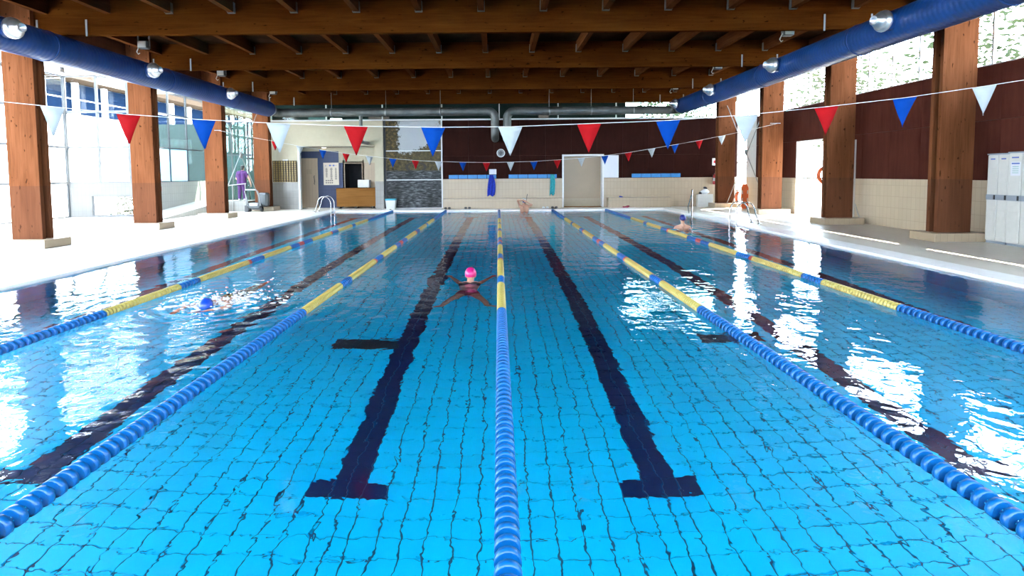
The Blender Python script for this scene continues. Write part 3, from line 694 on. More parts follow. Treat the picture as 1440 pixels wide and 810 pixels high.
for (x0, x1, z0, z1, mt) in ((-10.4, -9.4, 3.5, 4.9, 'ext_green'), (-9.2, -8.6, 3.2, 4.85, 'ext_white'), (-8.4, -7.2, 3.2, 4.8, 'ext_green'), (-7.1, -6.0, 3.3, 4.9, 'ext_pink')):
    bx('facade_panel', mt, e2, x0, x1, 31.4, 31.6, z0, z1)
bx('facade_wall', 'ext_green', e2, -19.0, -5.2, 31.6, 32.0, -0.25, 4.6); bx('facade_upper', 'ext_dark', e2, -12.5, -5.2, 31.7, 32.0, 4.6, 6.2)
bx('chimney_panel', 'ext_pink', e2, 2.2, 2.75, 31.38, 31.5, 4.55, 5.1)
def tree(label, x, y, h, r, mt):
    t = thing('broadleaf_tree', label, 'tree', (x, y, -0.25), 'trees outside the right windows')
    MB().path([(x, y, -0.25), (x + 0.1, y, h * 0.35), (x, y + 0.1, h * 0.75)], [0.2, 0.15, 0.05], 8).build('trunk', 'bark', t)
    m = MB()
    for _ in range(1500):
        d = Vector((random.gauss(0, 1), random.gauss(0, 1), random.gauss(0, 1))).normalized() * (r * random.random() ** 0.4)
        c = Vector((x, y, h * 0.62)) + Vector((d.x, d.y, d.z * 1.1)); s = random.uniform(0.10, 0.2)
        u = Vector((random.gauss(0, 1), random.gauss(0, 1), random.gauss(0, 1))).normalized(); v, w_ = frame_of(u)
        m.add([c - v * s, c + w_ * s * 0.5, c + v * s, c - w_ * s * 0.5], [(0, 1, 2, 3)])
    tag(m.build('crown', mt, t), kind='stuff')
tree('pale green tree outside the clerestory window nearest the lockers', 19.0, 15.0, 9.0, 3.0, 'leaf_light')
tree('tree outside the clerestory between the second and third right columns', 20.0, 23.5, 9.5, 3.2, 'leaf_dark')
tree('tree outside the clerestory beside the glazed right door', 18.5, 30.5, 9.0, 2.8, 'leaf_light')
t = thing('hedge', 'clipped hedge outside the low window of the left return wall', 'hedge', (-15.5, 26.2, -0.25))
m = MB(); rnd = random.Random(2)
for _ in range(2600):
    c = Vector((rnd.uniform(-17.6, -14.4), rnd.uniform(25.7, 26.6), rnd.uniform(-0.2, 1.25))); sz = rnd.uniform(0.05, 0.1)
    u = Vector((rnd.gauss(0, 1), rnd.gauss(0, 1), rnd.gauss(0, 1))).normalized(); v, w_ = frame_of(u); m.add([c - v * sz, c + w_ * sz * 0.5, c + v * sz, c - w_ * sz * 0.5], [(0, 1, 2, 3)])
tag(m.build('foliage', 'leaf_light', t), kind='stuff'); [MB().tube((x, 26.15, -0.25), (x, 26.15, 0.8), 0.03, n=6).build('stem', 'bark', t) for x in (-17, -16, -15)]
tree('tree outside the right end of the high far windows', 11.0, 36.0, 8.0, 2.6, 'leaf_light')

# ------------------------------------------------------------------ frames: columns and beams
ordw = ['', '', '', 'nearest', 'second', 'third', 'farthest']
def column(side, k):
    yc = FR[k]
    x0, x1 = (-11.55, -10.83) if side == 'left' else (10.34, 11.14)
    if k >= 3: lab = '%s wooden column of the %s row, standing on a pale plinth' % (ordw[k], side)
    else: lab = 'wooden column of the %s row beside the camera, out of the picture' % side
    t = thing('wooden_column', lab, 'column', ((x0 + x1) / 2, yc, DZ), 'wooden columns along the pool')
    for y0 in (yc - 0.17, yc + 0.07): bx('timber_plank', 'column_wood', t, x0, x1, y0, y0 + 0.10, DZ + 0.2, CEIL)
    bx('plinth', 'cream_tile_far', t, x0 - 0.22, x1 + 0.24, yc - 0.42, yc + 0.42, DZ, DZ + 0.2, bev=0.01)
for k in range(1, 7):
    for s in ('left', 'right'): column(s, k)
for k in range(1, 7):
    lab = ('%s glulam roof beam crossing the hall' % ordw[k] if k >= 3 else 'glulam roof beam above the camera, out of the picture')
    t = thing('roof_beam', lab, 'beam', (0, FR[k], 5.05), 'glulam roof beams')
    bx('timber', 'beam_wood', t, -11.75, 11.2, FR[k] - 0.07, FR[k] + 0.07, 5.05, CEIL - 0.001)
    if k >= 3:
        for x in (-10.75, -9.6, 7.6, 8.7):
            bx('hanger_strap', 'galvanised', t, x - 0.02, x + 0.02, FR[k] - 0.082, FR[k] - 0.072, 5.02, 5.40)
t = thing('edge_beam', 'long timber edge beam on top of the left columns above the blue duct', 'beam', (-11.68, 12, 5.15))
bx('timber', 'column_wood', t, -11.78, -11.58, YB, YF - 0.02, 5.15, CEIL)
# cross bracing rods
for side, x in (('left', -11.2), ('right', 10.75)):
    t = thing('bracing_rods', 'crossed steel bracing rods between the last two %s columns' % side, 'bracing', (x, 24.8, DZ))
    y0, y1 = FR[5] + 0.18, FR[6] - 0.18
    for a, b_, dx in ((y0, y1, -0.03), (y1, y0, 0.03)): MB().tube((x + dx, a, 0.45 if a < b_ else 0.25), (x + dx, b_, 4.85), 0.018, n=8).build('rod', 'rod_steel', t)
    ym = (y0 + y1) / 2; MB().lathe([(0.0, -0.02), (0.11, -0.02), (0.11, 0.02), (0, 0.02)], (x, ym, 2.6), (1, 0, 0), 14).build('centre_ring', 'rod_steel', t)

# ------------------------------------------------------------------ ducts
DZC = 4.69; DRAD = 0.34
def air_duct(side, x, nys):
    t = thing('air_duct', 'big round blue ventilation duct hanging along the %s columns' % side, 'duct', (x, 14, DZC))
    n = 28; ring = [-2.9] + [0.5 + 1.5 * k for k in range(17)] + [25.4]
    MB().path([(x, y, DZC) for y in ring], DRAD, n).build('duct_body', 'blue_duct', t)
    for y in (4.8, 9.2, 13.0, 17.6, 22.0):
        MB().lathe([(DRAD, -0.03), (DRAD + 0.012, -0.03), (DRAD + 0.012, 0.03), (DRAD, 0.03)], (x, y, DZC), (0, 1, 0), n).build('joint_band', 'blue_duct', t)
    s = 1 if x < 0 else -1
    for y in nys:
        nz = MB().lathe([(0.19, 0.0), (0.19, 0.18)], (x + s * (DRAD - 0.05), y, DZC + 0.04), (s, 0, 0), 18).build('nozzle', 'blue_duct', t)
        c = (x + s * (DRAD + 0.12), y, DZC + 0.04)
        MB().lathe([(0.205, -0.02), (0.215, 0.0), (0.205, 0.05), (0.17, 0.06), (0.165, 0.10), (0.14, 0.15), (0.10, 0.18), (0.095, 0.25), (0.075, 0.25), (0.07, 0.18), (0.0, 0.16)], c, (s, -0.25, 0), 18).build('ball_outlet', 'nozzle_steel', nz)
    MB().lathe([(DRAD, 0.0), (DRAD - 0.02, 0.10), (0.24, 0.26), (0.21, 0.40), (0.20, 0.5)], (x, 25.4, DZC), (0, 1, 0), n).build('end_reducer', 'nozzle_steel', t)
    return t
air_duct('left', -10.2, (11.61, 16.27, 20.92))
air_duct('right', 8.15, (11.58, 16.18, 20.89, 25.0))
def arc(c, u, v, r, n=6):
    c, u, v = Vector(c), Vector(u), Vector(v)
    return [c + u * (r * math.sin(math.pi / 2 * k / n)) + v * (r * (1 - math.cos(math.pi / 2 * k / n))) for k in range(n + 1)]
YP = 26.45; ZP = 4.62; RP = 0.19
def grey_pipe(side, xs, xe):
    s = 1 if xe > xs else -1
    t = thing('spiral_duct', 'grey spiral pipe joining the %s blue duct and bending down at mid wall' % side, 'duct', ((xs + xe) / 2, YP, ZP))
    pts = [Vector((xs, 25.9, ZP))] + arc((xs, YP - 0.35, ZP), (0, 1, 0), (s, 0, 0), 0.35)
    k = 12; x1 = xe - s * 0.32
    pts += [Vector((pts[-1].x + (x1 - pts[-1].x) * i / k, YP, ZP)) for i in range(1, k)]
    pts += arc((x1, YP, ZP), (s, 0, 0), (0, 0, -1), 0.32)
    pts += [Vector((xe, YP, 3.72))] + arc((xe, YP, 3.70), (0, 0, -1), (0, 1, 0), 0.25)[1:] + [Vector((xe, YF - 0.01, 3.45))]
    MB().path(pts, RP, 18).build('pipe', 'grey_duct', t)
    for px in [xs + (xe - xs) * q for q in (0.25, 0.5, 0.75)]:
        MB().lathe([(RP, -0.03), (RP + 0.012, -0.03), (RP + 0.012, 0.03), (RP, 0.03)], (px, YP, ZP), (1, 0, 0), 18).build('joint_band', 'galvanised', t)
        MB().tube((px, YP, ZP + RP), (px, YP, CEIL), 0.008, n=6).build('hanger_rod', 'galvanised', t)
grey_pipe('left', -10.2, -0.16); grey_pipe('right', 8.15, 0.40)
t = thing('drop_pipe', 'short grey pipe dropping from the spiral duct into the cream wall', 'duct', (-6.4, YP, 3))
pts = [Vector((-6.35, YP, ZP - 0.12)), Vector((-6.35, YP, 3.45))] + arc((-6.35, YP, 3.45), (0, 0, -1), (0, 1, 0), 0.18)[1:] + [Vector((-6.35, YF - 0.005, 3.27))]
MB().path(pts, 0.085, 12).build('pipe', 'grey_duct', t); MB().lathe([(0.12, -0.03), (0.12, 0.0)], (-6.35, YF - 0.005, 3.27), (0, 1, 0), 12).build('flange', 'galvanised', t)

# floodlights under the roof
def flood(x, y, z, s, lab):
    t = thing('floodlight', lab, 'floodlight', (x, y, z), 'floodlights under the roof')
    MB().bevbox(x - 0.13, x + 0.13, y - 0.09, y + 0.09, z - 0.02, z + 0.18, 0.02).build('housing', 'grey_plastic', t)
    MB().bevbox(x - 0.11, x + 0.11, y - 0.11, y - 0.088, z + 0.0, z + 0.16, 0.005).build('lens', 'white_plastic', t)
    m = MB(); m.box(x - 0.16, x - 0.14, y - 0.02, y + 0.02, z + 0.05, z + 0.34); m.box(x + 0.14, x + 0.16, y - 0.02, y + 0.02, z + 0.05, z + 0.34); m.box(x - 0.16, x + 0.16, y - 0.02, y + 0.02, z + 0.33, z + 0.36)
    m.build('bracket', 'galvanised', t)
    MB().box(x - 0.35, x + 0.05, y - 0.03, y + 0.03, z + 0.36, z + 0.40).build('mounting_rail', 'frame_white', t)
    MB().path([(x - 0.13, y, z + 0.05), (x - 0.2, y, z - 0.10), (x - 0.16, y, z - 0.16), (x - 0.12, y, z - 0.13)], 0.012, 6).build('cable', 'white_plastic', t)
for (x, y, z, lab) in ((-9.5, 15.5, 5.18, 'grey floodlight above the nearest left duct nozzles'), (-9.5, 19.8, 5.18, 'grey floodlight between the second and third beams on the left'), (-9.5, 24.3, 5.18, 'grey floodlight between the last two beams on the left'),
                       (7.3, 14.6, 5.18, 'grey floodlight behind the nearest beam on the right'), (7.3, 19.2, 5.18, 'grey floodlight behind the second beam on the right'), (7.3, 23.8, 5.18, 'grey floodlight behind the third beam on the right')):
    flood(x, y, z, 1, lab)

# ------------------------------------------------------------------ flag lines
def flag_line(name, label, y, pts, flags, hook):
    t = thing(name, label, 'flag line', (pts[0][0], y, pts[0][1]))
    MB().path([(x, y, z) for x, z in pts], 0.0035 if y < 10 else 0.006, 6).build('string', 'string_white', t)
    for i, (x, z, c) in enumerate(flags):
        w, h = 0.143, 0.345
        m = MB(); n = 6; b_ = random.uniform(-0.02, 0.02); tl = random.uniform(-0.01, 0.01)
        # slope of the string at this flag
        j = min(range(len(pts) - 1), key=lambda q: abs((pts[q][0] + pts[q + 1][0]) / 2 - x)); sl = (pts[j + 1][1] - pts[j][1]) / (pts[j + 1][0] - pts[j][0])
        vs = []
        for off in (-0.0015, 0.0015):
            for r in range(n + 1):
                q = r / n; hw = w * (1 - q) + 0.002
                for e in (-1, 0, 1): vs.append((x + e * hw + tl * q, y + off + b_ * math.sin(q * 2.6) + 0.012 * e * q, z - h * q + sl * e * hw))
        k = (n + 1) * 3; fs = []
        for r in range(n):
            for e in (0, 1):
                a = r * 3 + e; fs += [(a, a + 3, a + 4, a + 1), (k + a, k + a + 1, k + a + 4, k + a + 3)]
        ed = [0, 1, 2] + [r * 3 + 2 for r in range(1, n + 1)] + [n * 3 + 1] + [r * 3 for r in range(n, 0, -1)]
        fs += [(ed[q], ed[(q + 1) % len(ed)], k + ed[(q + 1) % len(ed)], k + ed[q]) for q in range(len(ed))]
        m.add(vs, fs, True); f_ = m.build('flag', 'flag_' + c, t); f_['label'] = c + ' triangular pennant'
    for (x, z, x2) in hook:
        MB().tube((x, y, z), (x2, y + 0.0, z), 0.012, n=8).build('end_hook', 'galvanised', t)
    return t
NF = [(-5.38, 2.59), (-4.47, 2.49), (-3.57, 2.42), (-2.67, 2.37), (-1.74, 2.33), (-0.81, 2.31), (0.12, 2.31), (1.07, 2.34), (2.02, 2.37), (2.96, 2.43), (3.92, 2.52), (4.86, 2.62), (5.81, 2.75)]
cyc = ['white', 'red', 'blue']
np_ = [(-9.0, 3.12), (-7.4, 2.83), (-5.94, 2.65)] + NF + [(6.28, 2.82), (7.6, 3.04), (9.0, 3.32)]
near = flag_line('flag_line', 'near line of large red, white and blue pennants across the pool', 6.9, np_, [(x, z - 0.004, cyc[i % 3]) for i, (x, z) in enumerate(NF)], [])
for x, z in ((-9.0, 3.2), (9.0, 3.4)):
    t = thing('flag_post', 'steel post holding the near flag line, on the %s deck' % ('left' if x < 0 else 'right'), 'post', (x, 6.9, DZ))
    MB().tube((x, 6.9, DZ), (x, 6.9, z), 0.03, n=10).build('pole', 'chrome', t); MB().lathe([(0.0, 0.03), (0.1, 0.02), (0.1, 0.0)], (x, 6.9, DZ), (0, 0, 1), 14).build('foot', 'galvanised', t)
FF = [(-8.74, 3.07), (-7.78, 2.88), (-6.89, 2.72), (-5.98, 2.58), (-5.07, 2.47), (-4.15, 2.37), (-3.27, 2.29), (-2.36, 2.24), (-1.41, 2.21), (-0.49, 2.19), (0.46, 2.2), (1.37, 2.22), (2.29, 2.27), (3.23, 2.34), (4.15, 2.42), (5.07, 2.54), (5.98, 2.68), (6.89, 2.83), (7.84, 2.99), (8.72, 3.16)]
cyf = ['red', 'white', 'blue']
flag_line('flag_line', 'far line of pennants strung between the third left and third right columns', 22.36, [(-10.95, 3.52), (-9.8, 3.27)] + FF + [(9.9, 3.40), (10.9, 3.63)], [(x, z - 0.004, cyf[i % 3]) for i, (x, z) in enumerate(FF)], [(-11.1, 3.52, -10.85), (10.6, 3.63, 11.0)])

# ------------------------------------------------------------------ lane ropes
RZ = 0.022
disc = MB()
prof = [(0.020, -0.020), (0.052, -0.020), (0.062, -0.026), (0.062, 0.022), (0.055, 0.026), (0.048, 0.004), (0.020, 0.004)]
disc.lathe(prof, (0, 0, 0), (0, 1, 0), 14)
dm = disc.mesh('float_disc'); dm.materials.append(M['rope_blue'])
SEG = [(7.05, 8.75, 'rope_yellow'), (8.75, 9.30, 'rope_blue'), (9.30, 11.15, 'rope_yellow'), (11.15, 11.28, 'rope_red'), (11.28, 11.90, 'rope_blue'), (11.90, 13.45, 'rope_yellow'), (13.45, 14.0, 'rope_blue'),
       (14.0, 14.35, 'rope_red'), (14.35, 15.0, 'rope_blue'), (15.0, 16.7, 'rope_yellow'), (16.7, 16.85, 'rope_red'), (16.85, 17.45, 'rope_blue'), (17.45, 19.1, 'rope_yellow'), (19.1, 19.55, 'rope_blue'), (19.55, 21.4, 'rope_yellow'), (21.4, 26.6, 'rope_blue')]
rlab = {-5: 'outer left lane rope with blue, yellow and red floats', -2.5: 'lane rope between the outer left and the middle lane rope', 0: 'middle lane rope with blue near part running straight away from the camera', 2.5: 'lane rope between the middle and the outer right lane rope', 5: 'outer right lane rope with blue, yellow and red floats'}
for x in (-5.0, -2.5, 0.0, 2.5, 5.0):
    t = thing('lane_rope', rlab[x if x % 1 else int(x)], 'lane rope', (x, 14.2, RZ), 'lane ropes in the pool')
    MB().tube((x, PY0, RZ), (x, PY1, RZ), 0.008, n=6).build('cable', 'cable_blue', t)
    y = PY0 + 0.2
    while y < 7.02:
        link('float_disc', dm, t, (0, y - 14.2, 0)); y += 0.088
    for (a, b_, mt) in SEG:
        pr = [(0.01, a)]; yy = a; rr = 0.060 if mt == 'rope_yellow' else 0.058; st = 0.088 if mt == 'rope_blue' else 0.065
        while yy < b_ - 0.02:
            e = min(yy + st, b_); g_ = 0.040 if mt == 'rope_blue' else 0.043
            pr += [(g_, yy), (rr, yy + 0.010), (rr, e - st * 0.42), (g_, e - st * 0.36)]; yy = e
        pr.append((0.01, b_))
        MB().lathe(pr, (x, 0, RZ), (0, 1, 0), 12).build('float_segment', mt, t)

# ------------------------------------------------------------------ ladders and rails
def ladder(label, x, y, s):
    """s: +1 deck lies towards +x"""
    t = thing('pool_ladder', label, 'ladder', (x, y, DZ))
    for dy in (-0.27, 0.27):
        pts = [(x - s * 0.12, y + dy, -1.1), (x - s * 0.12, y + dy, 0.45)]
        for k in range(1, 9):
            a = math.pi * k / 9; pts.append((x + s * (0.18 - 0.30 * math.cos(a)), y + dy, 0.45 + 0.34 * math.sin(a)))
        pts += [(x + s * 0.48, y + dy, 0.45), (x + s * 0.62, y + dy, DZ)]
        MB().path(pts, 0.021, 10).build('handrail', 'chrome', t)
        MB().lathe([(0.0, 0.03), (0.06, 0.025), (0.06, 0.0)], (x + s * 0.62, y + dy, DZ), (0, 0, 1), 12).build('foot_flange', 'chrome', t)
    for z in (-0.9, -0.6, -0.3): MB().bevbox(x - s * 0.12 - 0.05, x - s * 0.12 + 0.05, y - 0.27, y + 0.27, z - 0.015, z + 0.015, 0.005).build('tread', 'chrome', t)
ladder('chrome pool ladder at the far left pool edge in front of the reception desk', -PX + 0.05, 25.85, -1)
ladder('chrome pool ladder on the right pool edge near the third column', PX - 0.1, 18.3, 1)
t = thing('step_handrail', 'thin steel handrail post standing in the water beside the navy capped swimmer', 'handrail', (6.95, 20.7, 0))
MB().path([(7.02, 20.7, -1.6), (7.02, 20.7, 1.04), (7.05, 20.78, 1.10), (7.12, 20.95, 1.03), (7.75, 23.3, DZ + 0.25), (7.85, 23.5, DZ)], 0.022, 10).build('rail', 'chrome', t)

# ------------------------------------------------------------------ far wall furnishings
def bench(label, x0, x1):
    t = thing('tiled_bench', label, 'bench', ((x0 + x1) / 2, 27.5, DZ))
    bx('bench_block', 'cream_tile_far', t, x0, x1, 27.32, YF - 0.005, DZ, 0.52); bx('seat_slab', 'cream_tile_far', t, x0 - 0.02, x1 + 0.02, 27.29, YF - 0.005, 0.52, 0.565)
bench('long low tiled bench under the two blue coat racks', -2.66, 3.02); bench('shorter tiled bench right of the beige doorway', 5.28, 8.28)
def rack(label, x0, x1, z0=1.52, z1=1.70):
    t = thing('coat_rack', label, 'coat rack', ((x0 + x1) / 2, YF, z0), 'blue coat racks on the far wall'); n = 5; w_ = (x1 - x0) / n
    for i in range(n):
        p = bx('rack_board', 'rack_blue', t, x0 + i * w_ + 0.012, x0 + (i + 1) * w_ - 0.012, YF - 0.035, YF - 0.005, z0, z1)
        for q in (0.25, 0.75):
            xx = x0 + (i + q) * w_; MB().path([(xx, YF - 0.03, z1 - 0.06), (xx, YF - 0.09, z1 - 0.07), (xx, YF - 0.10, z1 - 0.02)], 0.010, 6).build('hook', 'rack_blue', p)
rack('blue coat rack with a blue towel hanging from it', -2.45, -0.12); rack('blue coat rack with a teal towel hanging from it', 0.47, 2.83); rack('blue coat rack on the wall right of the doorway', 6.47, 8.86)
def towel(name, label, mat, x, z0, z1, w0, w1):
    m = MB(); n, k = 12, 20; vs = []
    for off in (0, 1):
        for j in range(k + 1):
            q = j / k; wd = w0 + (w1 - w0) * math.sin(q * 2.2) ; z = z1 + (z0 - z1) * q
            for i in range(n + 1):
                u = i / n - 0.5; fold = 0.035 * math.sin(u * 19 + q * 3) * (0.4 + q)
                vs.append((x + u * wd + 0.02 * math.sin(q * 4 + u), YF - 0.13 - fold + off * 0.012, z - 0.04 * math.sin(u * 9) * q))
    A = (n + 1) * (k + 1); fs = []
    for j in range(k):
        for i in range(n):
            a = j * (n + 1) + i; fs += [(a, a + 1, a + n + 2, a + n + 1), (A + a, A + a + n + 1, A + a + n + 2, A + a + 1)]
    for j in range(k):
        a = j * (n + 1); fs += [(a, a + n + 1, A + a + n + 1, A + a), (a + n, A + a + n, A + a + 2 * n + 1, a + 2 * n + 1)]
    for i in range(n):
        b_ = k * (n + 1) + i; fs += [(i, A + i, A + i + 1, i + 1), (b_, b_ + 1, A + b_ + 1, A + b_)]
    m.add(vs, fs, True); tag(m.build(name, mat, None, (x, YF - 0.12, z1)), label, 'towel')
towel('hanging_towel', 'deep blue towel hanging from the left coat rack', 'towel_blue', -0.37, 0.68, 1.69, 0.16, 0.42); towel('hanging_towel', 'teal towel hanging from the middle coat rack', 'towel_teal', 2.60, 0.70, 1.70, 0.16, 0.27)
t = thing('wall_notice', 'small white paper notice above the blue towel', 'notice', (-0.3, YF, 1.72)); bx('sheet', 'paper', t, -0.47, -0.12, YF - 0.012, YF - 0.002, 1.72, 1.97)
t = thing('white_board', 'white board on the brown wall beside the beige doorway', 'board', (5.45, YF, 1.54)); bx('sheet', 'paper', t, 5.13, 5.81, YF - 0.03, YF - 0.01, 1.54, 2.58); m = MB(); [m.box(*b) for b in ((5.11, 5.13, YF - 0.04, YF - 0.002, 1.52, 2.60), (5.81, 5.83, YF - 0.04, YF - 0.002, 1.52, 2.60), (5.13, 5.81, YF - 0.04, YF - 0.002, 2.58, 2.60), (5.13, 5.81, YF - 0.04, YF - 0.002, 1.52, 1.54))]; m.build('frame', 'frame_white', t)
t = thing('wall_clock', 'round wall clock with white rim on the brown wall', 'clock', (0.105, YF, 2.75)); c = (0.105, YF - 0.002, 2.75)
MB().lathe([(0.20, 0.0), (0.20, 0.05), (0.185, 0.06), (0.165, 0.05), (0.165, 0.03)], c, (0, -1, 0), 24).build('rim', 'frame_white', t); MB().lathe([(0.166, 0.03), (0.0, 0.03)], c, (0, -1, 0), 24).build('dial', 'grey_plastic', t)
for k in range(12):
    a = math.pi * k / 6; MB().tube((0.105 + 0.10 * math.sin(a), YF - 0.036, 2.75 + 0.10 * math.cos(a)), (0.105 + 0.145 * math.sin(a), YF - 0.036, 2.75 + 0.145 * math.cos(a)), 0.010, n=6).build('hour_mark', 'frame_white', t)
for a, l in ((0.9, 0.08), (3.6, 0.12)): MB().tube((0.105, YF - 0.042, 2.75), (0.105 + l * math.sin(a), YF - 0.042, 2.75 + l * math.cos(a)), 0.008, n=6).build('hand', 'black_plastic', t)
# slatted rack on the left cream wall
t = thing('slatted_panel', 'golden slatted panel on the wall above grey tiles at the far left', 'panel', (-10.4, YF, 1.42)); bx('backing', 'dark_slat', t, -11.0, -9.84, YF - 0.05, YF - 0.002, 1.42, 2.46)
for k in range(9):
    x = -10.95 + k * 0.128; m = MB(); m.bevbox(x, x + 0.075, YF - 0.10, YF - 0.05, 1.44, 2.44, 0.012); s_ = m.build('slat', 'gold_slat', t)
    m = MB(); [m.box(x - 0.006, x + 0.081, YF - 0.108, YF - 0.05, 1.5 + q * 0.1, 1.53 + q * 0.1) for q in range(9)]; tag(m.build('slat_clips', 'dark_slat', s_), kind='stuff')
MB().box(-10.5, -10.25, YF - 0.06, YF - 0.0, 2.46, 2.52).build('top_box', 'white_plastic', t)
# reception: notice board, desk, computer box, lamp
t = thing('notice_board', 'cream price board with rows of small print on blue tiles', 'notice board', (-8.5, YR, 1.24)); bx('board', 'board_paper', t, -8.90, -8.13, YR - 0.05, YR - 0.02, 1.24, 2.37)
m = MB()
for cx_, w_, z0, z1 in ((-8.74, 0.10, 1.62, 2.10), (-8.50, 0.13, 1.52, 2.10), (-8.27, 0.10, 1.50, 2.10)):
    z = z1
    while z > z0:
        l_ = w_ * random.uniform(0.6, 1.0); m.box(cx_ - l_ / 2, cx_ + l_ / 2, YR - 0.056, YR - 0.05, z - 0.03, z); z -= 0.055
for z in (1.44, 1.33):
    for q in range(4): m.box(-8.80 + q * 0.1, -8.73 + q * 0.1, YR - 0.056, YR - 0.05, z, z + 0.05)
m.build('printed_rows', 'print_dark', t)
m = MB(); m.box(-8.62, -8.22, YR - 0.056, YR - 0.05, 2.22, 2.235); [m.box(x, x + 0.08, YR - 0.056, YR - 0.05, 2.19, 2.27) for x in (-8.60, -8.42)]; m.box(-8.82, -8.74, YR - 0.056, YR - 0.05, 2.2, 2.23); m.build('blue_heading', 'print_blue', t)
t = thing('reception_desk', 'wooden reception desk standing in the recess', 'desk', (-7.1, 28.4, DZ)); bx('front_panel', 'desk_wood', t, -8.05, -6.12, 28.15, 28.19, 0.18, 1.06); bx('top', 'desk_wood', t, -8.08, -6.10, 28.12, 28.75, 1.06, 1.09)
for x in (-8.03, -6.16): bx('side_panel', 'desk_wood', t, x, x + 0.03, 28.19, 28.72, 0.18, 1.06)
for x in (-7.95, -7.1, -6.3): m = MB(); m.box(x - 0.05, x + 0.05, 28.2, 28.6, DZ, 0.18); m.build('leg', 'black_plastic', t)
t = thing('till_monitor', 'cream monitor seen from behind on the wooden desk', 'monitor', (-6.75, 28.4, 1.09)); bx('casing', 'white_plastic', t, -7.02, -6.45, 28.30, 28.42, 1.12, 1.50, bev=0.015); bx('screen', 'black_plastic', t, -6.46, -6.40, 28.33, 28.48, 1.10, 1.48); bx('foot', 'black_plastic', t, -6.85, -6.60, 28.3, 28.5, 1.09, 1.12)
t = thing('ceiling_lamp', 'round flush ceiling lamp in the reception recess', 'lamp', (-8.66, 28.35, 3.14)); MB().lathe([(0.14, 0.0), (0.14, 0.03), (0.12, 0.05)], (-8.66, 28.35, 3.14), (0, 0, -1), 18).build('ring', 'frame_white', t)
lm, N, L, b = base_mat('lamp_glow', (1, 0.9, 0.75), 0.5); b.inputs['Emission Color'].default_value = (1.0, 0.84, 0.6, 1); b.inputs['Emission Strength'].default_value = 9.0
MB().lathe([(0.12, 0.045), (0.07, 0.07), (0.0, 0.075)], (-8.66, 28.35, 3.14), (0, 0, -1), 18).build('diffuser', 'lamp_glow', t)
# bins
t = thing('lidded_bin', 'white bin with a teal lid below the river mural', 'bin', (-5.17, 27.2, DZ)); m = MB(); m.prism([(-5.35, DZ), (-4.98, DZ), (-4.93, 0.52), (-5.40, 0.52)], 27.0, 27.4); m.build('body', 'white_plastic', t); bx('lid', 'teal_plastic', t, -5.42, -4.91, 26.98, 27.42, 0.52, 0.60, bev=0.015); bx('pedal', 'black_plastic', t, -5.2, -5.12, 26.94, 27.0, DZ, DZ + 0.03)
t = thing('white_crate', 'white crate against the tiles, left of the farthest right column', 'crate', (9.99, 27.65, DZ)); m = MB()
for k in range(4): bx('slat', 'white_plastic', t, 9.62, 10.36, 27.50, 27.53, DZ + 0.02 + k * 0.15, DZ + 0.16 + k * 0.15)
bx('body', 'white_plastic', t, 9.63, 10.35, 27.53, 27.78, DZ, 0.66)
def lump(name, label, cat, mat, c, r, seed):
    rnd = random.Random(seed); m = MB(); m.ell(c, r, 18, 12); ph = [rnd.uniform(0, 6) for _ in range(6)]
    m.v = [(x + 0.035 * math.sin(14 * z + ph[0] + 9 * y), y + 0.035 * math.sin(13 * x + ph[1]), z + 0.03 * math.sin(15 * x + ph[2] + 11 * y)) for x, y, z in m.v]
    tag(m.build(name, mat, None, (c[0], c[1], c[2] - r[2])), label, cat)
lump('crumpled_towel', 'white crumpled towel heaped on the white crate', 'towel', 'foam', (10.0, 27.64, 0.795), (0.19, 0.11, 0.12), 1); lump('crumpled_towel', 'small dark cloth on top of the white towel on the crate', 'towel', 'slipper_dark', (10.02, 27.60, 0.965), (0.08, 0.07, 0.06), 2)
lump('crumpled_towel', 'dark cloth beside the white towel on the crate', 'towel', 'slipper_dark', (9.74, 27.6, 0.74), (0.06, 0.06, 0.06), 3)
def slippers(label, x, y, mat, rz):
    t = thing('pool_slippers', label, 'slippers', (x, y, DZ), 'slippers on the far deck')
    for dx in (-0.09, 0.09):
        m = MB(); m.ell((x + dx, y, DZ + 0.025), (0.055, 0.14, 0.025), 14, 6); s_ = m.build('slipper', mat, t)
        MB().path([(x + dx - 0.055, y - 0.03, DZ + 0.03), (x + dx - 0.03, y - 0.04, DZ + 0.08), (x + dx + 0.03, y - 0.04, DZ + 0.08), (x + dx + 0.055, y - 0.03, DZ + 0.03)], [0.02, 0.03, 0.03, 0.02], 6).build('strap', mat, s_)
slippers('dark slippers on the far edge below the left end of the bench', -2.45, 27.0, 'slipper_dark', 0); slippers('second pair of dark slippers on the far edge by the bench', -1.50, 27.05, 'slipper_dark', 0)
slippers('white slippers on the far edge right of the snorkeler', 2.2, 26.98, 'slipper_white', 0); slippers('dark slippers at the end of the lane rope by the doorway', 2.62, 26.98, 'slipper_dark', 0)
lump('folded_cloth', 'dark red cloth lying in front of the right tiled bench', 'cloth', 'suit_red', (6.1, 27.15, DZ + 0.05), (0.17, 0.1, 0.05), 5); lump('folded_cloth', 'small blue cloth lying on the right tiled bench', 'cloth', 'towel_blue', (5.9, 27.5, 0.615), (0.09, 0.08, 0.035), 6)
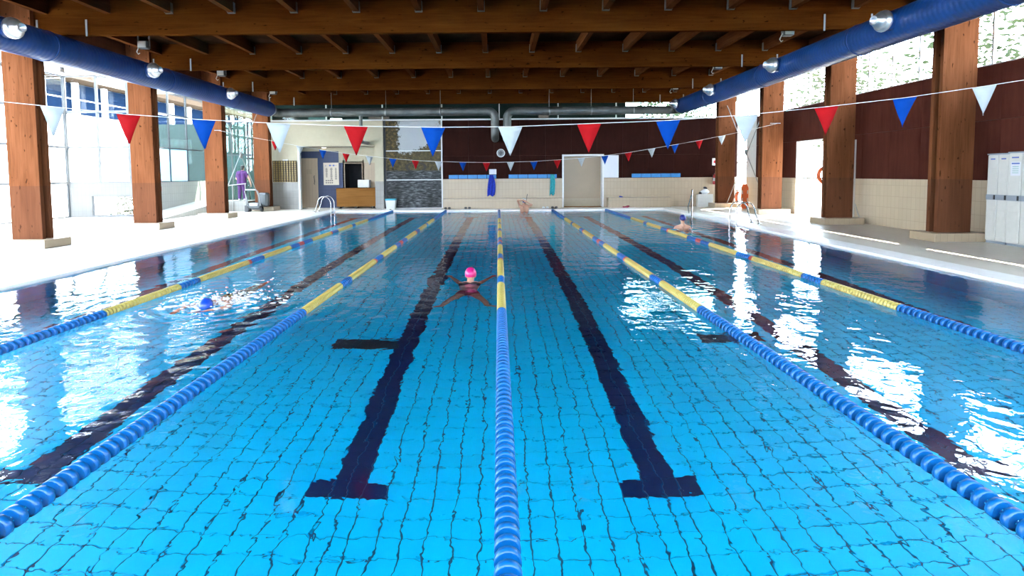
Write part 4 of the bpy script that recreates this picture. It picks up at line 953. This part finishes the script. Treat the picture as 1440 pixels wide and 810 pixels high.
# fire extinguishers
def extinguisher(label, x, y, z):
    t = thing('fire_extinguisher', label, 'extinguisher', (x, y, z)); MB().lathe([(0.0, 0.0), (0.085, 0.01), (0.09, 0.04), (0.09, 0.40), (0.07, 0.46), (0.03, 0.49), (0.03, 0.52), (0, 0.52)], (x, y, z), (0, 0, 1), 16).build('cylinder', 'red_paint', t)
    MB().box(x - 0.02, x + 0.09, y - 0.02, y + 0.02, z + 0.52, z + 0.56).build('handle', 'black_plastic', t); MB().path([(x, y, z + 0.53), (x - 0.11, y - 0.03, z + 0.48), (x - 0.12, y - 0.05, z + 0.2)], 0.014, 6).build('hose', 'black_plastic', t); MB().lathe([(0.092, 0.17), (0.092, 0.32)], (x, y, z), (0, 0, 1), 16).build('label_band', 'white_plastic', t)
extinguisher('red fire extinguisher on the far wall beside the farthest right column', 10.50, 27.71, 1.15)
t = thing('extinguisher_sign', 'small pale sign on the wall above the right fire extinguisher', 'sign', (10.5, YF, 2.1)); bx('plate', 'white_paint_and_glare', t, 10.40, 10.66, YF - 0.015, YF - 0.003, 2.08, 2.42); bx('red_symbol', 'red_paint', t, 10.46, 10.60, YF - 0.018, YF - 0.015, 2.18, 2.32)
extinguisher('red fire extinguisher seen behind the second left column', -10.98, 18.345, 1.25)
# lifebuoy on the right door post
t = thing('lifebuoy', 'orange lifebuoy hanging behind the second right column', 'lifebuoy', (10.9, 18.6, 1.6))
m = MB(); ns, nt = 20, 8
vs = [(11.0 + (0.26 + 0.06 * math.cos(2 * math.pi * j / nt)) * math.cos(2 * math.pi * i / ns), 18.42 + 0.06 * math.sin(2 * math.pi * j / nt), 1.62 + (0.26 + 0.06 * math.cos(2 * math.pi * j / nt)) * math.sin(2 * math.pi * i / ns)) for i in range(ns) for j in range(nt)]
m.add([(x - 0.42, y, z) for x, y, z in vs], [(i * nt + j, ((i + 1) % ns) * nt + j, ((i + 1) % ns) * nt + (j + 1) % nt, i * nt + (j + 1) % nt) for i in range(ns) for j in range(nt)], True); m.build('ring', 'orange_plastic', t)
# rescue gear
t = thing('rescue_stand', 'white tubular stand leaning by the right wall beside the bracing rods', 'stand', (11.0, 26.2, DZ))
MB().path([(10.62, 26.0, DZ), (10.98, 26.2, 1.05), (11.38, 26.2, 1.05), (11.42, 26.0, DZ)], 0.022, 8).build('front_frame', 'white_plastic', t); MB().path([(10.98, 26.22, 1.05), (11.2, 26.65, DZ)], 0.02, 8).build('rear_leg', 'white_plastic', t); MB().tube((10.8, 26.1, 0.55), (11.4, 26.1, 0.55), 0.018, n=8).build('crossbar', 'white_plastic', t)
t = thing('rescue_board', 'orange rescue board standing against the white stand', 'rescue board', (11.2, 26.05, DZ + 0.0)); pr = [(11.04, 0.25), (11.10, DZ), (11.30, DZ), (11.36, 0.25), (11.36, 1.02), (11.28, 1.2), (11.12, 1.2), (11.04, 1.02)]
MB().prism(pr, 25.90, 25.97).build('board', 'orange_plastic', t); [bx('grip_slot', 'white_plastic', t, x, x + 0.04, 25.892, 25.90, z, z + 0.16) for x in (11.06, 11.30) for z in (0.4, 0.75)]
t = thing('rescue_tube', 'orange rescue float hooked on the white stand', 'rescue float', (10.9, 25.95, 0.4)); MB().path([(10.86, 25.93, 0.35), (10.80, 25.9, 0.62), (10.90, 25.9, 0.86)], [0.06, 0.075, 0.06], 10).build('float', 'orange_plastic', t); MB().path([(10.86, 25.93, 0.35), (10.84, 25.88, 0.2), (10.95, 25.85, 0.15)], 0.012, 6).build('strap', 'white_plastic', t)
# white rail and hose beside the second right column
t = thing('rail_pole', 'thin white pole standing on the deck beside the second right column', 'pole', (11.42, 17.95, DZ)); MB().tube((11.42, 18.3, DZ), (11.42, 18.3, 2.75), 0.025, n=8).build('pole', 'white_plastic', t); MB().path([(11.42, 18.24, 0.7), (11.40, 18.05, 0.4), (11.44, 17.9, DZ + 0.02)], 0.02, 6).build('hose', 'white_plastic', t)

# lockers on the right deck
def locker(label, y0, y1, xf, h, doors, papers):
    t = thing('plastic_locker', label, 'locker', ((xf + XR) / 2, (y0 + y1) / 2, DZ), 'white plastic lockers'); bx('body', 'white_plastic', t, xf + 0.03, XR - 0.01, y0, y1, DZ + 0.05, h - 0.03); bx('base', 'band_grey', t, xf + 0.02, XR - 0.01, y0 + 0.02, y1 - 0.02, DZ, DZ + 0.05); bx('top', 'band_grey', t, xf - 0.01, XR - 0.01, y0 - 0.01, y1 + 0.01, h - 0.03, h)
    w_ = (y1 - y0) / doors
    for k in range(doors):
        a = y0 + k * w_; dd = bx('door', 'white_plastic', t, xf, xf + 0.03, a + 0.008, a + w_ - 0.008, DZ + 0.07, h - 0.04, bev=0.006)
        bx('lock_band', 'band_grey', dd, xf - 0.012, xf, a + 0.004, a + w_ - 0.004, 1.07, 1.19); bx('latch', 'black_plastic', dd, xf - 0.03, xf - 0.012, a + 0.03, a + 0.06, 1.08, 1.18)
        bx('name_print', 'print_blue', dd, xf - 0.004, xf, a + 0.08, a + w_ - 0.08, h - 0.14, h - 0.11)
        for q in (0.35, 1.3): bx('recess_panel', 'white_plastic', dd, xf - 0.006, xf, a + 0.05, a + w_ - 0.05, DZ + q - 0.2, DZ + q + 0.4, bev=0.003)
    if papers:
        p = bx('notice_sheet', 'paper', t, xf - 0.010, xf - 0.006, y1 - 0.30, y1 - 0.07, h - 0.52, h - 0.22); bx('heading', 'print_blue', p, xf - 0.012, xf - 0.010, y1 - 0.28, y1 - 0.09, h - 0.27, h - 0.24)
        for q in range(4): bx('text_line', 'print_green', p, xf - 0.012, xf - 0.010, y1 - 0.26, y1 - 0.11, h - 0.33 - q * 0.045, h - 0.315 - q * 0.045)
locker('white plastic locker with two doors against the right wall, nearest the column', 12.58, 13.13, 11.24, 2.12, 2, False); locker('white plastic locker with a notice sheet taped to its door', 11.90, 12.55, 11.20, 2.14, 2, True)
t = thing('locker_row_end', 'white plastic locker at the right edge of the picture', 'locker', (11.4, 11.5, DZ), 'white plastic lockers'); t.name = 'plastic_locker'
bx('body', 'white_plastic', t, 11.23, XR - 0.01, 11.2, 11.86, DZ + 0.05, 2.10); bx('top', 'band_grey', t, 11.2, XR - 0.01, 11.19, 11.87, 2.10, 2.13); bx('door', 'white_plastic', t, 11.20, 11.23, 11.21, 11.52, DZ + 0.07, 2.09, bev=0.006); bx('door', 'white_plastic', t, 11.20, 11.23, 11.54, 11.85, DZ + 0.07, 2.09, bev=0.006); bx('base', 'band_grey', t, 11.23, XR - 0.01, 11.21, 11.85, DZ, DZ + 0.05); bx('lock_band', 'band_grey', t, 11.188, 11.20, 11.21, 11.85, 1.07, 1.19)

# pool cleaner trolley and landing rail at the far left
t = thing('cleaner_trolley', 'grey pool cleaner trolley with a loop handle in front of the farthest left column', 'trolley', (-11.1, 26.0, DZ)); X0 = -11.22; Y0 = 26.05
MB().path([(X0 - 0.30, Y0, 0.35), (X0 - 0.33, Y0 - 0.05, 0.75), (X0 - 0.38, Y0 - 0.08, 1.02), (X0 - 0.33, Y0 - 0.1, 1.10), (X0 + 0.13, Y0 - 0.1, 1.10), (X0 + 0.20, Y0 - 0.08, 1.02), (X0 + 0.26, Y0 - 0.05, 0.7), (X0 + 0.28, Y0, 0.35)], 0.028, 10).build('loop_handle', 'galvanised', t)
MB().bevbox(X0 - 0.28, X0 + 0.26, Y0 - 0.05, Y0 + 0.4, 0.24, 0.50, 0.04).build('body', 'grey_plastic', t); MB().bevbox(X0 - 0.20, X0 + 0.18, Y0 - 0.08, Y0 - 0.05, 0.36, 0.48, 0.01).build('front_plate', 'galvanised', t); MB().bevbox(X0 + 0.05, X0 + 0.5, Y0 + 0.2, Y0 + 0.6, 0.3, 0.95, 0.08).build('hose_drum', 'grey_plastic', t)
for dx in (-0.25, 0.30): MB().lathe([(0.0, -0.04), (0.11, -0.04), (0.12, 0.0), (0.11, 0.04), (0, 0.04)], (X0 + dx, Y0 + 0.1, DZ + 0.12), (1, 0, 0), 14).build('wheel', 'black_plastic', t)
MB().box(X0 - 0.25, X0 + 0.3, Y0 + 0.08, Y0 + 0.12, DZ + 0.10, DZ + 0.26).build('axle_frame', 'black_plastic', t); MB().box(X0 - 0.45, X0 - 0.30, Y0 + 0.0, Y0 + 0.3, DZ, DZ + 0.3).build('bucket', 'black_plastic', t)
t = thing('landing_rail', 'thin handrail on posts in front of the raised landing', 'handrail', (-12.9, 26.5, DZ)); MB().path([(-13.0, 26.48, 1.25), (-11.75, 26.48, 1.38)], 0.02, 8).build('top_rail', 'rod_steel', t)
for x in (-12.95, -12.4, -11.8): MB().tube((x, 26.48, DZ), (x, 26.48, 1.25 + (x + 13) * 0.1), 0.018, n=8).build('post', 'rod_steel', t)

# ------------------------------------------------------------------ people
def fuse(name, m, mat, parent, voxel, smooth=4):
    """overlapping closed shapes become one continuous skin"""
    o = m.build(name, mat, parent)
    r = o.modifiers.new('remesh', 'REMESH'); r.mode = 'VOXEL'; r.voxel_size = voxel; r.use_smooth_shade = True
    s = o.modifiers.new('smooth', 'SMOOTH'); s.factor = 0.5; s.iterations = smooth
    bpy.context.view_layer.update()
    dg = bpy.context.evaluated_depsgraph_get()
    me = bpy.data.meshes.new_from_object(o.evaluated_get(dg)); o.modifiers.clear(); old = o.data; o.data = me; bpy.data.meshes.remove(old)
    if not me.materials: me.materials.append(M[mat])
    for p in me.polygons: p.use_smooth = True
    return o
def limb(m, *pr):
    """chain of (point, radius): tapered segments with round joints"""
    for (p, r) in pr: m.ell(p, (r, r, r), 12, 8)
    for (p, r), (q, r2) in zip(pr[:-1], pr[1:]):
        if (Vector(p) - Vector(q)).length > 1e-4: m.tube(p, q, r, r2, 12)
def hand(m, wrist, d, n, s=1.0, curl=0.3, side=1):
    """palm and five fingers; d: direction of the fingers, n: palm normal"""
    w_ = Vector(wrist); d = Vector(d).normalized(); n = Vector(n); n = (n - d * n.dot(d)).normalized(); u = d.cross(n)
    rot = Matrix((u, d, n)).transposed()
    m.ell(w_ + d * 0.05 * s, (0.042 * s, 0.055 * s, 0.017 * s), 12, 8, rot)
    for k, l in enumerate((0.068, 0.078, 0.072, 0.056)):
        b = w_ + d * 0.09 * s + u * (0.031 - 0.0205 * k) * s * side; dd = (d + u * (0.10 - 0.07 * k) * side).normalized()
        mid = b + dd * l * 0.55 * s + n * 0.1 * curl * l * s; tip = mid + (dd + n * curl).normalized() * l * 0.5 * s
        limb(m, (b - d * 0.02 * s, 0.010 * s), (mid, 0.009 * s), (tip, 0.0075 * s))
    b = w_ + d * 0.02 * s + u * 0.028 * s * side; limb(m, (b, 0.014 * s), (b + (d + u * side * 1.1).normalized() * 0.04 * s, 0.011 * s), (b + (d * 1.4 + u * side * 0.9).normalized() * 0.07 * s, 0.009 * s))
def head(m, c, fwd, up, s=1.0):
    """skull, jaw, nose, lips, ears; c is the middle of the head"""
    c = Vector(c); f = Vector(fwd).normalized(); u = Vector(up); u = (u - f * u.dot(f)).normalized(); r = f.cross(u)
    rot = Matrix((r, f, u)).transposed(); P = lambda a, b, d_: c + (r * a + f * b + u * d_) * s
    m.ell(P(0, -0.012, 0.028), (0.076 * s, 0.095 * s, 0.088 * s), 16, 12, rot); m.ell(P(0, 0.022, -0.045), (0.060 * s, 0.066 * s, 0.072 * s), 14, 10, rot); m.ell(P(0, 0.060, -0.098), (0.026 * s, 0.024 * s, 0.020 * s), 10, 8, rot)
    limb(m, (P(0, 0.082, 0.018), 0.011 * s), (P(0, 0.105, -0.030), 0.014 * s)); m.ell(P(0, 0.086, -0.064), (0.026 * s, 0.010 * s, 0.009 * s), 10, 6, rot)
    for e in (-1, 1): m.ell(P(0.078 * e, -0.005, -0.005), (0.010 * s, 0.020 * s, 0.032 * s), 10, 8, rot); m.ell(P(0.032 * e, 0.076, 0.036), (0.022 * s, 0.010 * s, 0.008 * s), 8, 6, rot)
    return P, rot
def eyes(parent, P, rot, s=1.0):
    for e in (-1, 1): MB().ell(P(0.032 * e, 0.082, 0.012), (0.012 * s, 0.007 * s, 0.007 * s), 10, 6, rot).build('eye', 'black_plastic', parent)
    MB().ell(P(0, 0.094, -0.066), (0.022, 0.005, 0.005), 10, 6, rot).build('mouth', 'suit_red', parent)
def cap(parent, P, rot, mat, s=1.0, tilt=0.0):
    m = MB(); n, k = 22, 10; vs = []
    for i in range(k + 1):
        t_ = (math.pi * 0.60) * i / k
        for j in range(n):
            a = 2 * math.pi * j / n; R_ = Vector((0.086 * math.sin(t_) * math.cos(a), 0.106 * math.sin(t_) * math.sin(a), 0.100 * math.cos(t_)))
            if i == 0: R_ = Vector((1e-4 * math.cos(a), 1e-4 * math.sin(a), 0.100))
            q = Matrix.Rotation(0.35, 3, 'X') @ R_                       # lower at the nape
            p0 = P(0, -0.012, 0.030); vs.append(p0 + rot @ (q * s))
    m.add(vs, [(i * n + j, (i + 1) * n + j, (i + 1) * n + (j + 1) % n, i * n + (j + 1) % n) for i in range(k) for j in range(n)] + [tuple(range(n))], True)
    m.build('swim_cap', mat, parent)
def strap(parent, P, rot, mat, s=1.0, lens=True):
    pts = []
    for k in range(25):
        a = 2 * math.pi * k / 24; pts.append(P(0.088 * math.cos(a), -0.010 + 0.108 * math.sin(a), 0.016 - 0.010 * math.sin(a)))
    g_ = MB().path(pts, 0.0075 * s, 6).build('goggles', mat, parent)
    if lens:
        for e in (-1, 1): MB().ell(P(0.034 * e, 0.092, 0.010), (0.028 * s, 0.014 * s, 0.02 * s), 12, 8, rot).build('goggle_lens', 'lens', g_)
V = Vector
# breaststroke swimmer with pink cap, moving away from the camera
t = thing('person', 'swimmer with a pink cap doing breaststroke left of the middle rope', 'person', (-0.5, 9.3, -0.1))
m = MB(); S = (-0.5, 9.08, -0.06)
P, rot = head(m, (-0.5, 9.36, 0.06), (0, 0.93, -0.30), (0, 0.30, 0.95))
limb(m, ((-0.5, 9.28, 0.01), 0.055), ((-0.5, 9.12, -0.05), 0.06))
for e in (-1, 1):
    x = -0.5
    limb(m, ((x + 0.07 * e, 9.08, -0.08), 0.10), ((x + 0.06 * e, 8.85, -0.13), 0.098), ((x + 0.045 * e, 8.66, -0.16), 0.088), ((x + 0.07 * e, 8.46, -0.20), 0.105))
    limb(m, ((x + 0.16 * e, 9.09, -0.05), 0.058), ((x + 0.25 * e, 9.36, -0.07), 0.043), ((x + 0.255 * e, 9.40, -0.07), 0.042), ((x + 0.345 * e, 9.62, -0.05), 0.028)); hand(m, (x + 0.35 * e, 9.63, -0.05), (0.3 * e, 1, 0.05), (0, 0, -1), 1.0, 0.2, -e)
    limb(m, ((x + 0.09 * e, 8.42, -0.20), 0.085), ((x + 0.23 * e, 8.10, -0.26), 0.058), ((x + 0.27 * e, 7.95, -0.25), 0.05), ((x + (0.30 if e > 0 else 0.31) * e, 7.74, -0.24), 0.036)); limb(m, ((x + 0.31 * e, 7.72, -0.24), 0.034), ((x + 0.42 * e, 7.68, -0.25), 0.022))
m.ell((-0.5, 8.95, -0.10), (0.165, 0.2, 0.095), 14, 10)
body = fuse('body', m, 'skin', t, 0.010)
cap(t, P, rot, 'cap_pink', 1.12); strap(t, P, rot, 'black_plastic', 1.0)
m = MB(); [limb(m, ((-0.5 + 0.075 * e, 9.02, -0.085), 0.108), ((-0.5 + 0.068 * e, 8.95, -0.10), 0.108)) for e in (-1, 1)]; m.ell((-0.5, 8.98, -0.095), (0.178, 0.06, 0.104), 14, 10); fuse('swim_top', m, 'suit_black', t, 0.012)
m = MB(); [limb(m, ((-0.5 + 0.06 * e, 8.52, -0.185), 0.108), ((-0.5 + 0.075 * e, 8.44, -0.20), 0.113)) for e in (-1, 1)]; fuse('swim_briefs', m, 'suit_red', t, 0.012)
# front crawl swimmer with blue cap
t = thing('person', 'swimmer with a blue cap doing front crawl in the second lane from the left', 'person', (-3.95, 7.6, -0.1)); X = -3.95
m = MB(); P, rot = head(m, (X, 7.52, -0.015), (0, -0.55, -0.83), (0, -0.83, 0.55)); limb(m, ((X, 7.60, -0.01), 0.055), ((X, 7.76, -0.06), 0.06))
for e in (-1, 1):
    limb(m, ((X + 0.08 * e, 7.80, -0.06), 0.105), ((X + 0.07 * e, 8.05, -0.09), 0.10), ((X + 0.06 * e, 8.25, -0.15), 0.09), ((X + 0.075 * e, 8.42, -0.17), 0.10)); limb(m, ((X + 0.08 * e, 8.44, -0.17), 0.085), ((X + 0.09 * e, 8.85, -0.22 + 0.05 * e), 0.058), ((X + 0.09 * e, 8.9, -0.22 + 0.06 * e), 0.055), ((X + 0.08 * e, 9.26, -0.20 + 0.10 * e), 0.036)); limb(m, ((X + 0.08 * e, 9.26, -0.20 + 0.10 * e), 0.034), ((X + 0.07 * e, 9.44, -0.24 + 0.11 * e), 0.02))
limb(m, ((X + 0.18, 7.78, -0.03), 0.062), ((X + 0.30, 7.50, -0.02), 0.047), ((X + 0.28, 7.46, -0.02), 0.046), ((X + 0.08, 7.28, -0.03), 0.034)); hand(m, (X + 0.07, 7.27, -0.03), (-1, -0.35, 0.02), (0, -0.2, -1), 1.0, 0.2, 1)
limb(m, ((X - 0.18, 7.80, -0.05), 0.062), ((X - 0.30, 7.58, -0.04), 0.045), ((X - 0.30, 7.55, -0.03), 0.044), ((X - 0.27, 7.30, -0.01), 0.03)); hand(m, (X - 0.27, 7.29, -0.01), (0.1, -1, -0.1), (0, 0, -1), 1.0, 0.2, 1)
fuse('body', m, 'skin', t, 0.010); cap(t, P, rot, 'cap_blue', 1.06); strap(t, P, rot, 'black_plastic')
m = MB(); [limb(m, ((X + 0.062 * e, 8.30, -0.16), 0.10), ((X + 0.08 * e, 8.45, -0.17), 0.108), ((X + 0.085 * e, 8.60, -0.19), 0.088)) for e in (-1, 1)]; fuse('swim_shorts', m, 'suit_black', t, 0.012)
m = MB(); rnd = random.Random(4)
for k in range(280):
    a = rnd.uniform(0, 6.28); r = abs(rnd.gauss(0, 0.30)); cx_, cy_ = X + 0.05 + r * math.cos(a) * 1.25, 7.62 + r * math.sin(a) * 0.9
    if rnd.random() < 0.35: cx_, cy_ = X + rnd.gauss(0.30, 0.25), 7.95 + rnd.gauss(0, 0.28)
    z = max(0.0, 0.17 * math.exp(-(r / 0.28) ** 2) * rnd.random() ** 1.5); s_ = rnd.uniform(0.006, 0.020) * (1.5 if z < 0.02 else 0.7)
    m.ell((cx_, cy_, z + 0.002), (s_ * rnd.uniform(1, 2.4), s_ * rnd.uniform(1, 1.8), s_ * (0.45 if z < 0.02 else 1.0)), 6, 4)
tag(m.build('water_splash', 'foam', None, (X, 7.6, 0)), 'white splash around the blue capped crawl swimmer', 'splash', kind='stuff')
# swimmer with navy cap by the right ladder, seen from behind
t = thing('person', 'swimmer with a navy cap upright in the right outer lane, back turned', 'person', (5.72, 17.7, -1.2)); X, Y = 5.72, 17.7
m = MB(); P, rot = head(m, (X, Y + 0.02, 0.285), (0, 1, -0.12), (0, 0.12, 1)); limb(m, ((X, Y, 0.18), 0.056), ((X, Y - 0.01, 0.08), 0.062))
for e in (-1, 1):
    limb(m, ((X + 0.06 * e, Y, 0.08), 0.055), ((X + 0.185 * e, Y, 0.03), 0.066)); limb(m, ((X + 0.10 * e, Y, -0.02), 0.105), ((X + 0.085 * e, Y, -0.25), 0.10), ((X + 0.075 * e, Y, -0.42), 0.095), ((X + 0.09 * e, Y, -0.58), 0.105)); limb(m, ((X + 0.20 * e, Y, 0.02), 0.062), ((X + 0.34 * e, Y + 0.12, -0.20), 0.045), ((X + 0.40 * e, Y + 0.34, -0.22), 0.03)); hand(m, (X + 0.40 * e, Y + 0.35, -0.22), (0.2 * e, 1, 0), (0, 0, -1), 1, 0.2, -e)
    limb(m, ((X + 0.10 * e, Y, -0.60), 0.09), ((X + 0.14 * e, Y + 0.18, -0.98), 0.058), ((X + 0.15 * e, Y - 0.02, -1.38), 0.036)); limb(m, ((X + 0.15 * e, Y - 0.02, -1.40), 0.034), ((X + 0.16 * e, Y + 0.10, -1.52), 0.026))
fuse('body', m, 'skin', t, 0.011); cap(t, P, rot, 'cap_navy', 1.15); strap(t, P, rot, 'black_plastic'); eyes(t, P, rot)
m = MB(); [limb(m, ((X + 0.078 * e, Y, -0.46), 0.103), ((X + 0.092 * e, Y, -0.60), 0.113), ((X + 0.105 * e, Y + 0.05, -0.72), 0.09)) for e in (-1, 1)]; fuse('swim_shorts', m, 'suit_blue', t, 0.014)
# person at the far wall putting on a snorkel mask
t = thing('person', 'bather standing at the far wall with both hands raised to a snorkel mask', 'person', (1.18, 26.3, -1.1)); X, Y = 1.17, 26.32
m = MB(); P, rot = head(m, (X - 0.02, Y - 0.05, 0.47), (-0.1, -1, -0.15), (0, -0.15, 1)); limb(m, ((X - 0.01, Y, 0.36), 0.056), ((X, Y, 0.27), 0.062))
for e in (-1, 1):
    limb(m, ((X + 0.06 * e, Y, 0.27), 0.055), ((X + 0.185 * e, Y, 0.22), 0.068)); limb(m, ((X + 0.10 * e, Y, 0.16), 0.108), ((X + 0.09 * e, Y, -0.08), 0.10), ((X + 0.08 * e, Y, -0.24), 0.095), ((X + 0.09 * e, Y, -0.38), 0.105)); limb(m, ((X + 0.095 * e, Y, -0.40), 0.09), ((X + 0.11 * e, Y - 0.05, -0.74), 0.058), ((X + 0.11 * e, Y, -1.04), 0.036)); limb(m, ((X + 0.11 * e, Y, -1.07), 0.036), ((X + 0.12 * e, Y - 0.16, -1.095), 0.024))
limb(m, ((X - 0.19, Y, 0.23), 0.06), ((X - 0.31, Y - 0.08, 0.50), 0.045), ((X - 0.30, Y - 0.09, 0.52), 0.044), ((X - 0.12, Y - 0.18, 0.52), 0.03)); hand(m, (X - 0.12, Y - 0.18, 0.52), (1, -0.05, -0.15), (0, 1, 0), 1, 0.3, 1)
limb(m, ((X + 0.19, Y, 0.23), 0.06), ((X + 0.33, Y - 0.12, 0.30), 0.045), ((X + 0.32, Y - 0.14, 0.31), 0.044), ((X + 0.11, Y - 0.19, 0.44), 0.03)); hand(m, (X + 0.11, Y - 0.19, 0.44), (-0.9, 0, 0.35), (0, 1, 0), 1, 0.3, -1)
fuse('body', m, 'skin_tan', t, 0.011); cap(t, P, rot, 'cap_white', 1.12); eyes(t, P, rot)
g_ = MB().ell(P(0, 0.10, 0.0), (0.075, 0.035, 0.045), 14, 8, rot).build('diving_mask', 'mask_blue', t); MB().ell(P(0, 0.128, 0.005), (0.055, 0.012, 0.028), 12, 6, rot).build('mask_lens', 'lens', g_)
MB().path([P(-0.03, 0.10, -0.07), P(-0.10, 0.06, -0.05), P(-0.12, 0.02, 0.05), P(-0.13, 0.0, 0.20), P(-0.16, -0.02, 0.34)], 0.014, 8).build('snorkel', 'black_plastic', t)
m = MB(); [limb(m, ((X + 0.082 * e, Y, -0.28), 0.103), ((X + 0.092 * e, Y, -0.40), 0.113), ((X + 0.10 * e, Y - 0.02, -0.54), 0.092)) for e in (-1, 1)]; fuse('swim_shorts', m, 'suit_blue', t, 0.014)
# person in purple on the landing
t = thing('person', 'person in purple work clothes seen from behind on the raised landing', 'person', (-12.25, 27.2, 0.56)); X, Y, Z = -12.28, 27.2, 0.56
m = MB(); P, rot = head(m, (X + 0.06, Y + 0.03, Z + 1.56), (0.2, 1, -0.1), (0, 0.1, 1)); limb(m, ((X + 0.05, Y, Z + 1.46), 0.056), ((X + 0.03, Y, Z + 1.36), 0.062))
for e in (-1, 1):
    limb(m, ((X + 0.02 + 0.06 * e, Y, Z + 1.37), 0.055), ((X + 0.02 + 0.18 * e, Y, Z + 1.32), 0.066)); limb(m, ((X + 0.10 * e, Y, Z + 1.25), 0.105), ((X + 0.085 * e, Y, Z + 1.02), 0.10), ((X + 0.09 * e, Y, Z + 0.86), 0.105)); limb(m, ((X + 0.09 * e, Y, Z + 0.86), 0.09), ((X + 0.10 * e, Y + 0.02 * e, Z + 0.46), 0.06), ((X + 0.10 * e, Y + 0.05 * e, Z + 0.10), 0.042)); limb(m, ((X + 0.10 * e, Y + 0.05 * e - 0.03, Z + 0.045), 0.04), ((X + 0.11 * e, Y + 0.05 * e + 0.14, Z + 0.035), 0.032))
limb(m, ((X - 0.18, Y, Z + 1.32), 0.06), ((X - 0.27, Y + 0.04, Z + 1.05), 0.045), ((X - 0.22, Y + 0.22, Z + 0.92), 0.03)); hand(m, (X - 0.22, Y + 0.23, Z + 0.91), (0.1, 1, -0.4), (1, 0, 0), 1, 0.5, -1)
limb(m, ((X + 0.20, Y, Z + 1.32), 0.06), ((X + 0.34, Y + 0.02, Z + 1.06), 0.045), ((X + 0.40, Y + 0.06, Z + 0.82), 0.03)); hand(m, (X + 0.40, Y + 0.06, Z + 0.81), (0.15, 0.1, -1), (-1, 0, 0), 1, 0.5, 1)
fuse('body', m, 'skin', t, 0.011)
m = MB(); [limb(m, ((X + 0.02 + 0.07 * e, Y, Z + 1.36), 0.065), ((X + 0.02 + 0.185 * e, Y, Z + 1.325), 0.078), ((X + 0.02 + 0.25 * e, Y + 0.02, Z + 1.14), 0.066)) for e in (-1, 1)]; [limb(m, ((X + 0.10 * e, Y, Z + 1.25), 0.122), ((X + 0.095 * e, Y, Z + 1.02), 0.122), ((X + 0.10 * e, Y, Z + 0.76), 0.13)) for e in (-1, 1)]; limb(m, ((X + 0.03, Y - 0.01, Z + 1.33), 0.075), ((X + 0.04, Y - 0.01, Z + 1.40), 0.066)); fuse('tunic', m, 'purple_cloth', t, 0.013)
m = MB(); [limb(m, ((X + 0.09 * e, Y, Z + 0.86), 0.11), ((X + 0.10 * e, Y + 0.02 * e, Z + 0.46), 0.085), ((X + 0.10 * e, Y + 0.05 * e, Z + 0.12), 0.075)) for e in (-1, 1)]; fuse('trousers', m, 'purple_cloth', t, 0.013)
m = MB(); m.ell(P(0, -0.025, 0.04), (0.088, 0.098, 0.095), 16, 10, rot); m.ell(P(0, -0.06, -0.025), (0.076, 0.06, 0.10), 14, 8, rot); fuse('hair', m, 'hair', t, 0.010); eyes(t, P, rot)
m = MB(); [limb(m, ((X + 0.10 * e, Y + 0.05 * e - 0.035, Z + 0.05), 0.048), ((X + 0.11 * e, Y + 0.05 * e + 0.15, Z + 0.038), 0.036)) for e in (-1, 1)]
for e in (-1, 1):
    m = MB(); limb(m, ((X + 0.10 * e, Y + 0.05 * e - 0.035, Z + 0.05), 0.048), ((X + 0.11 * e, Y + 0.05 * e + 0.15, Z + 0.040), 0.038)); m.build('shoe', 'slipper_white', t)
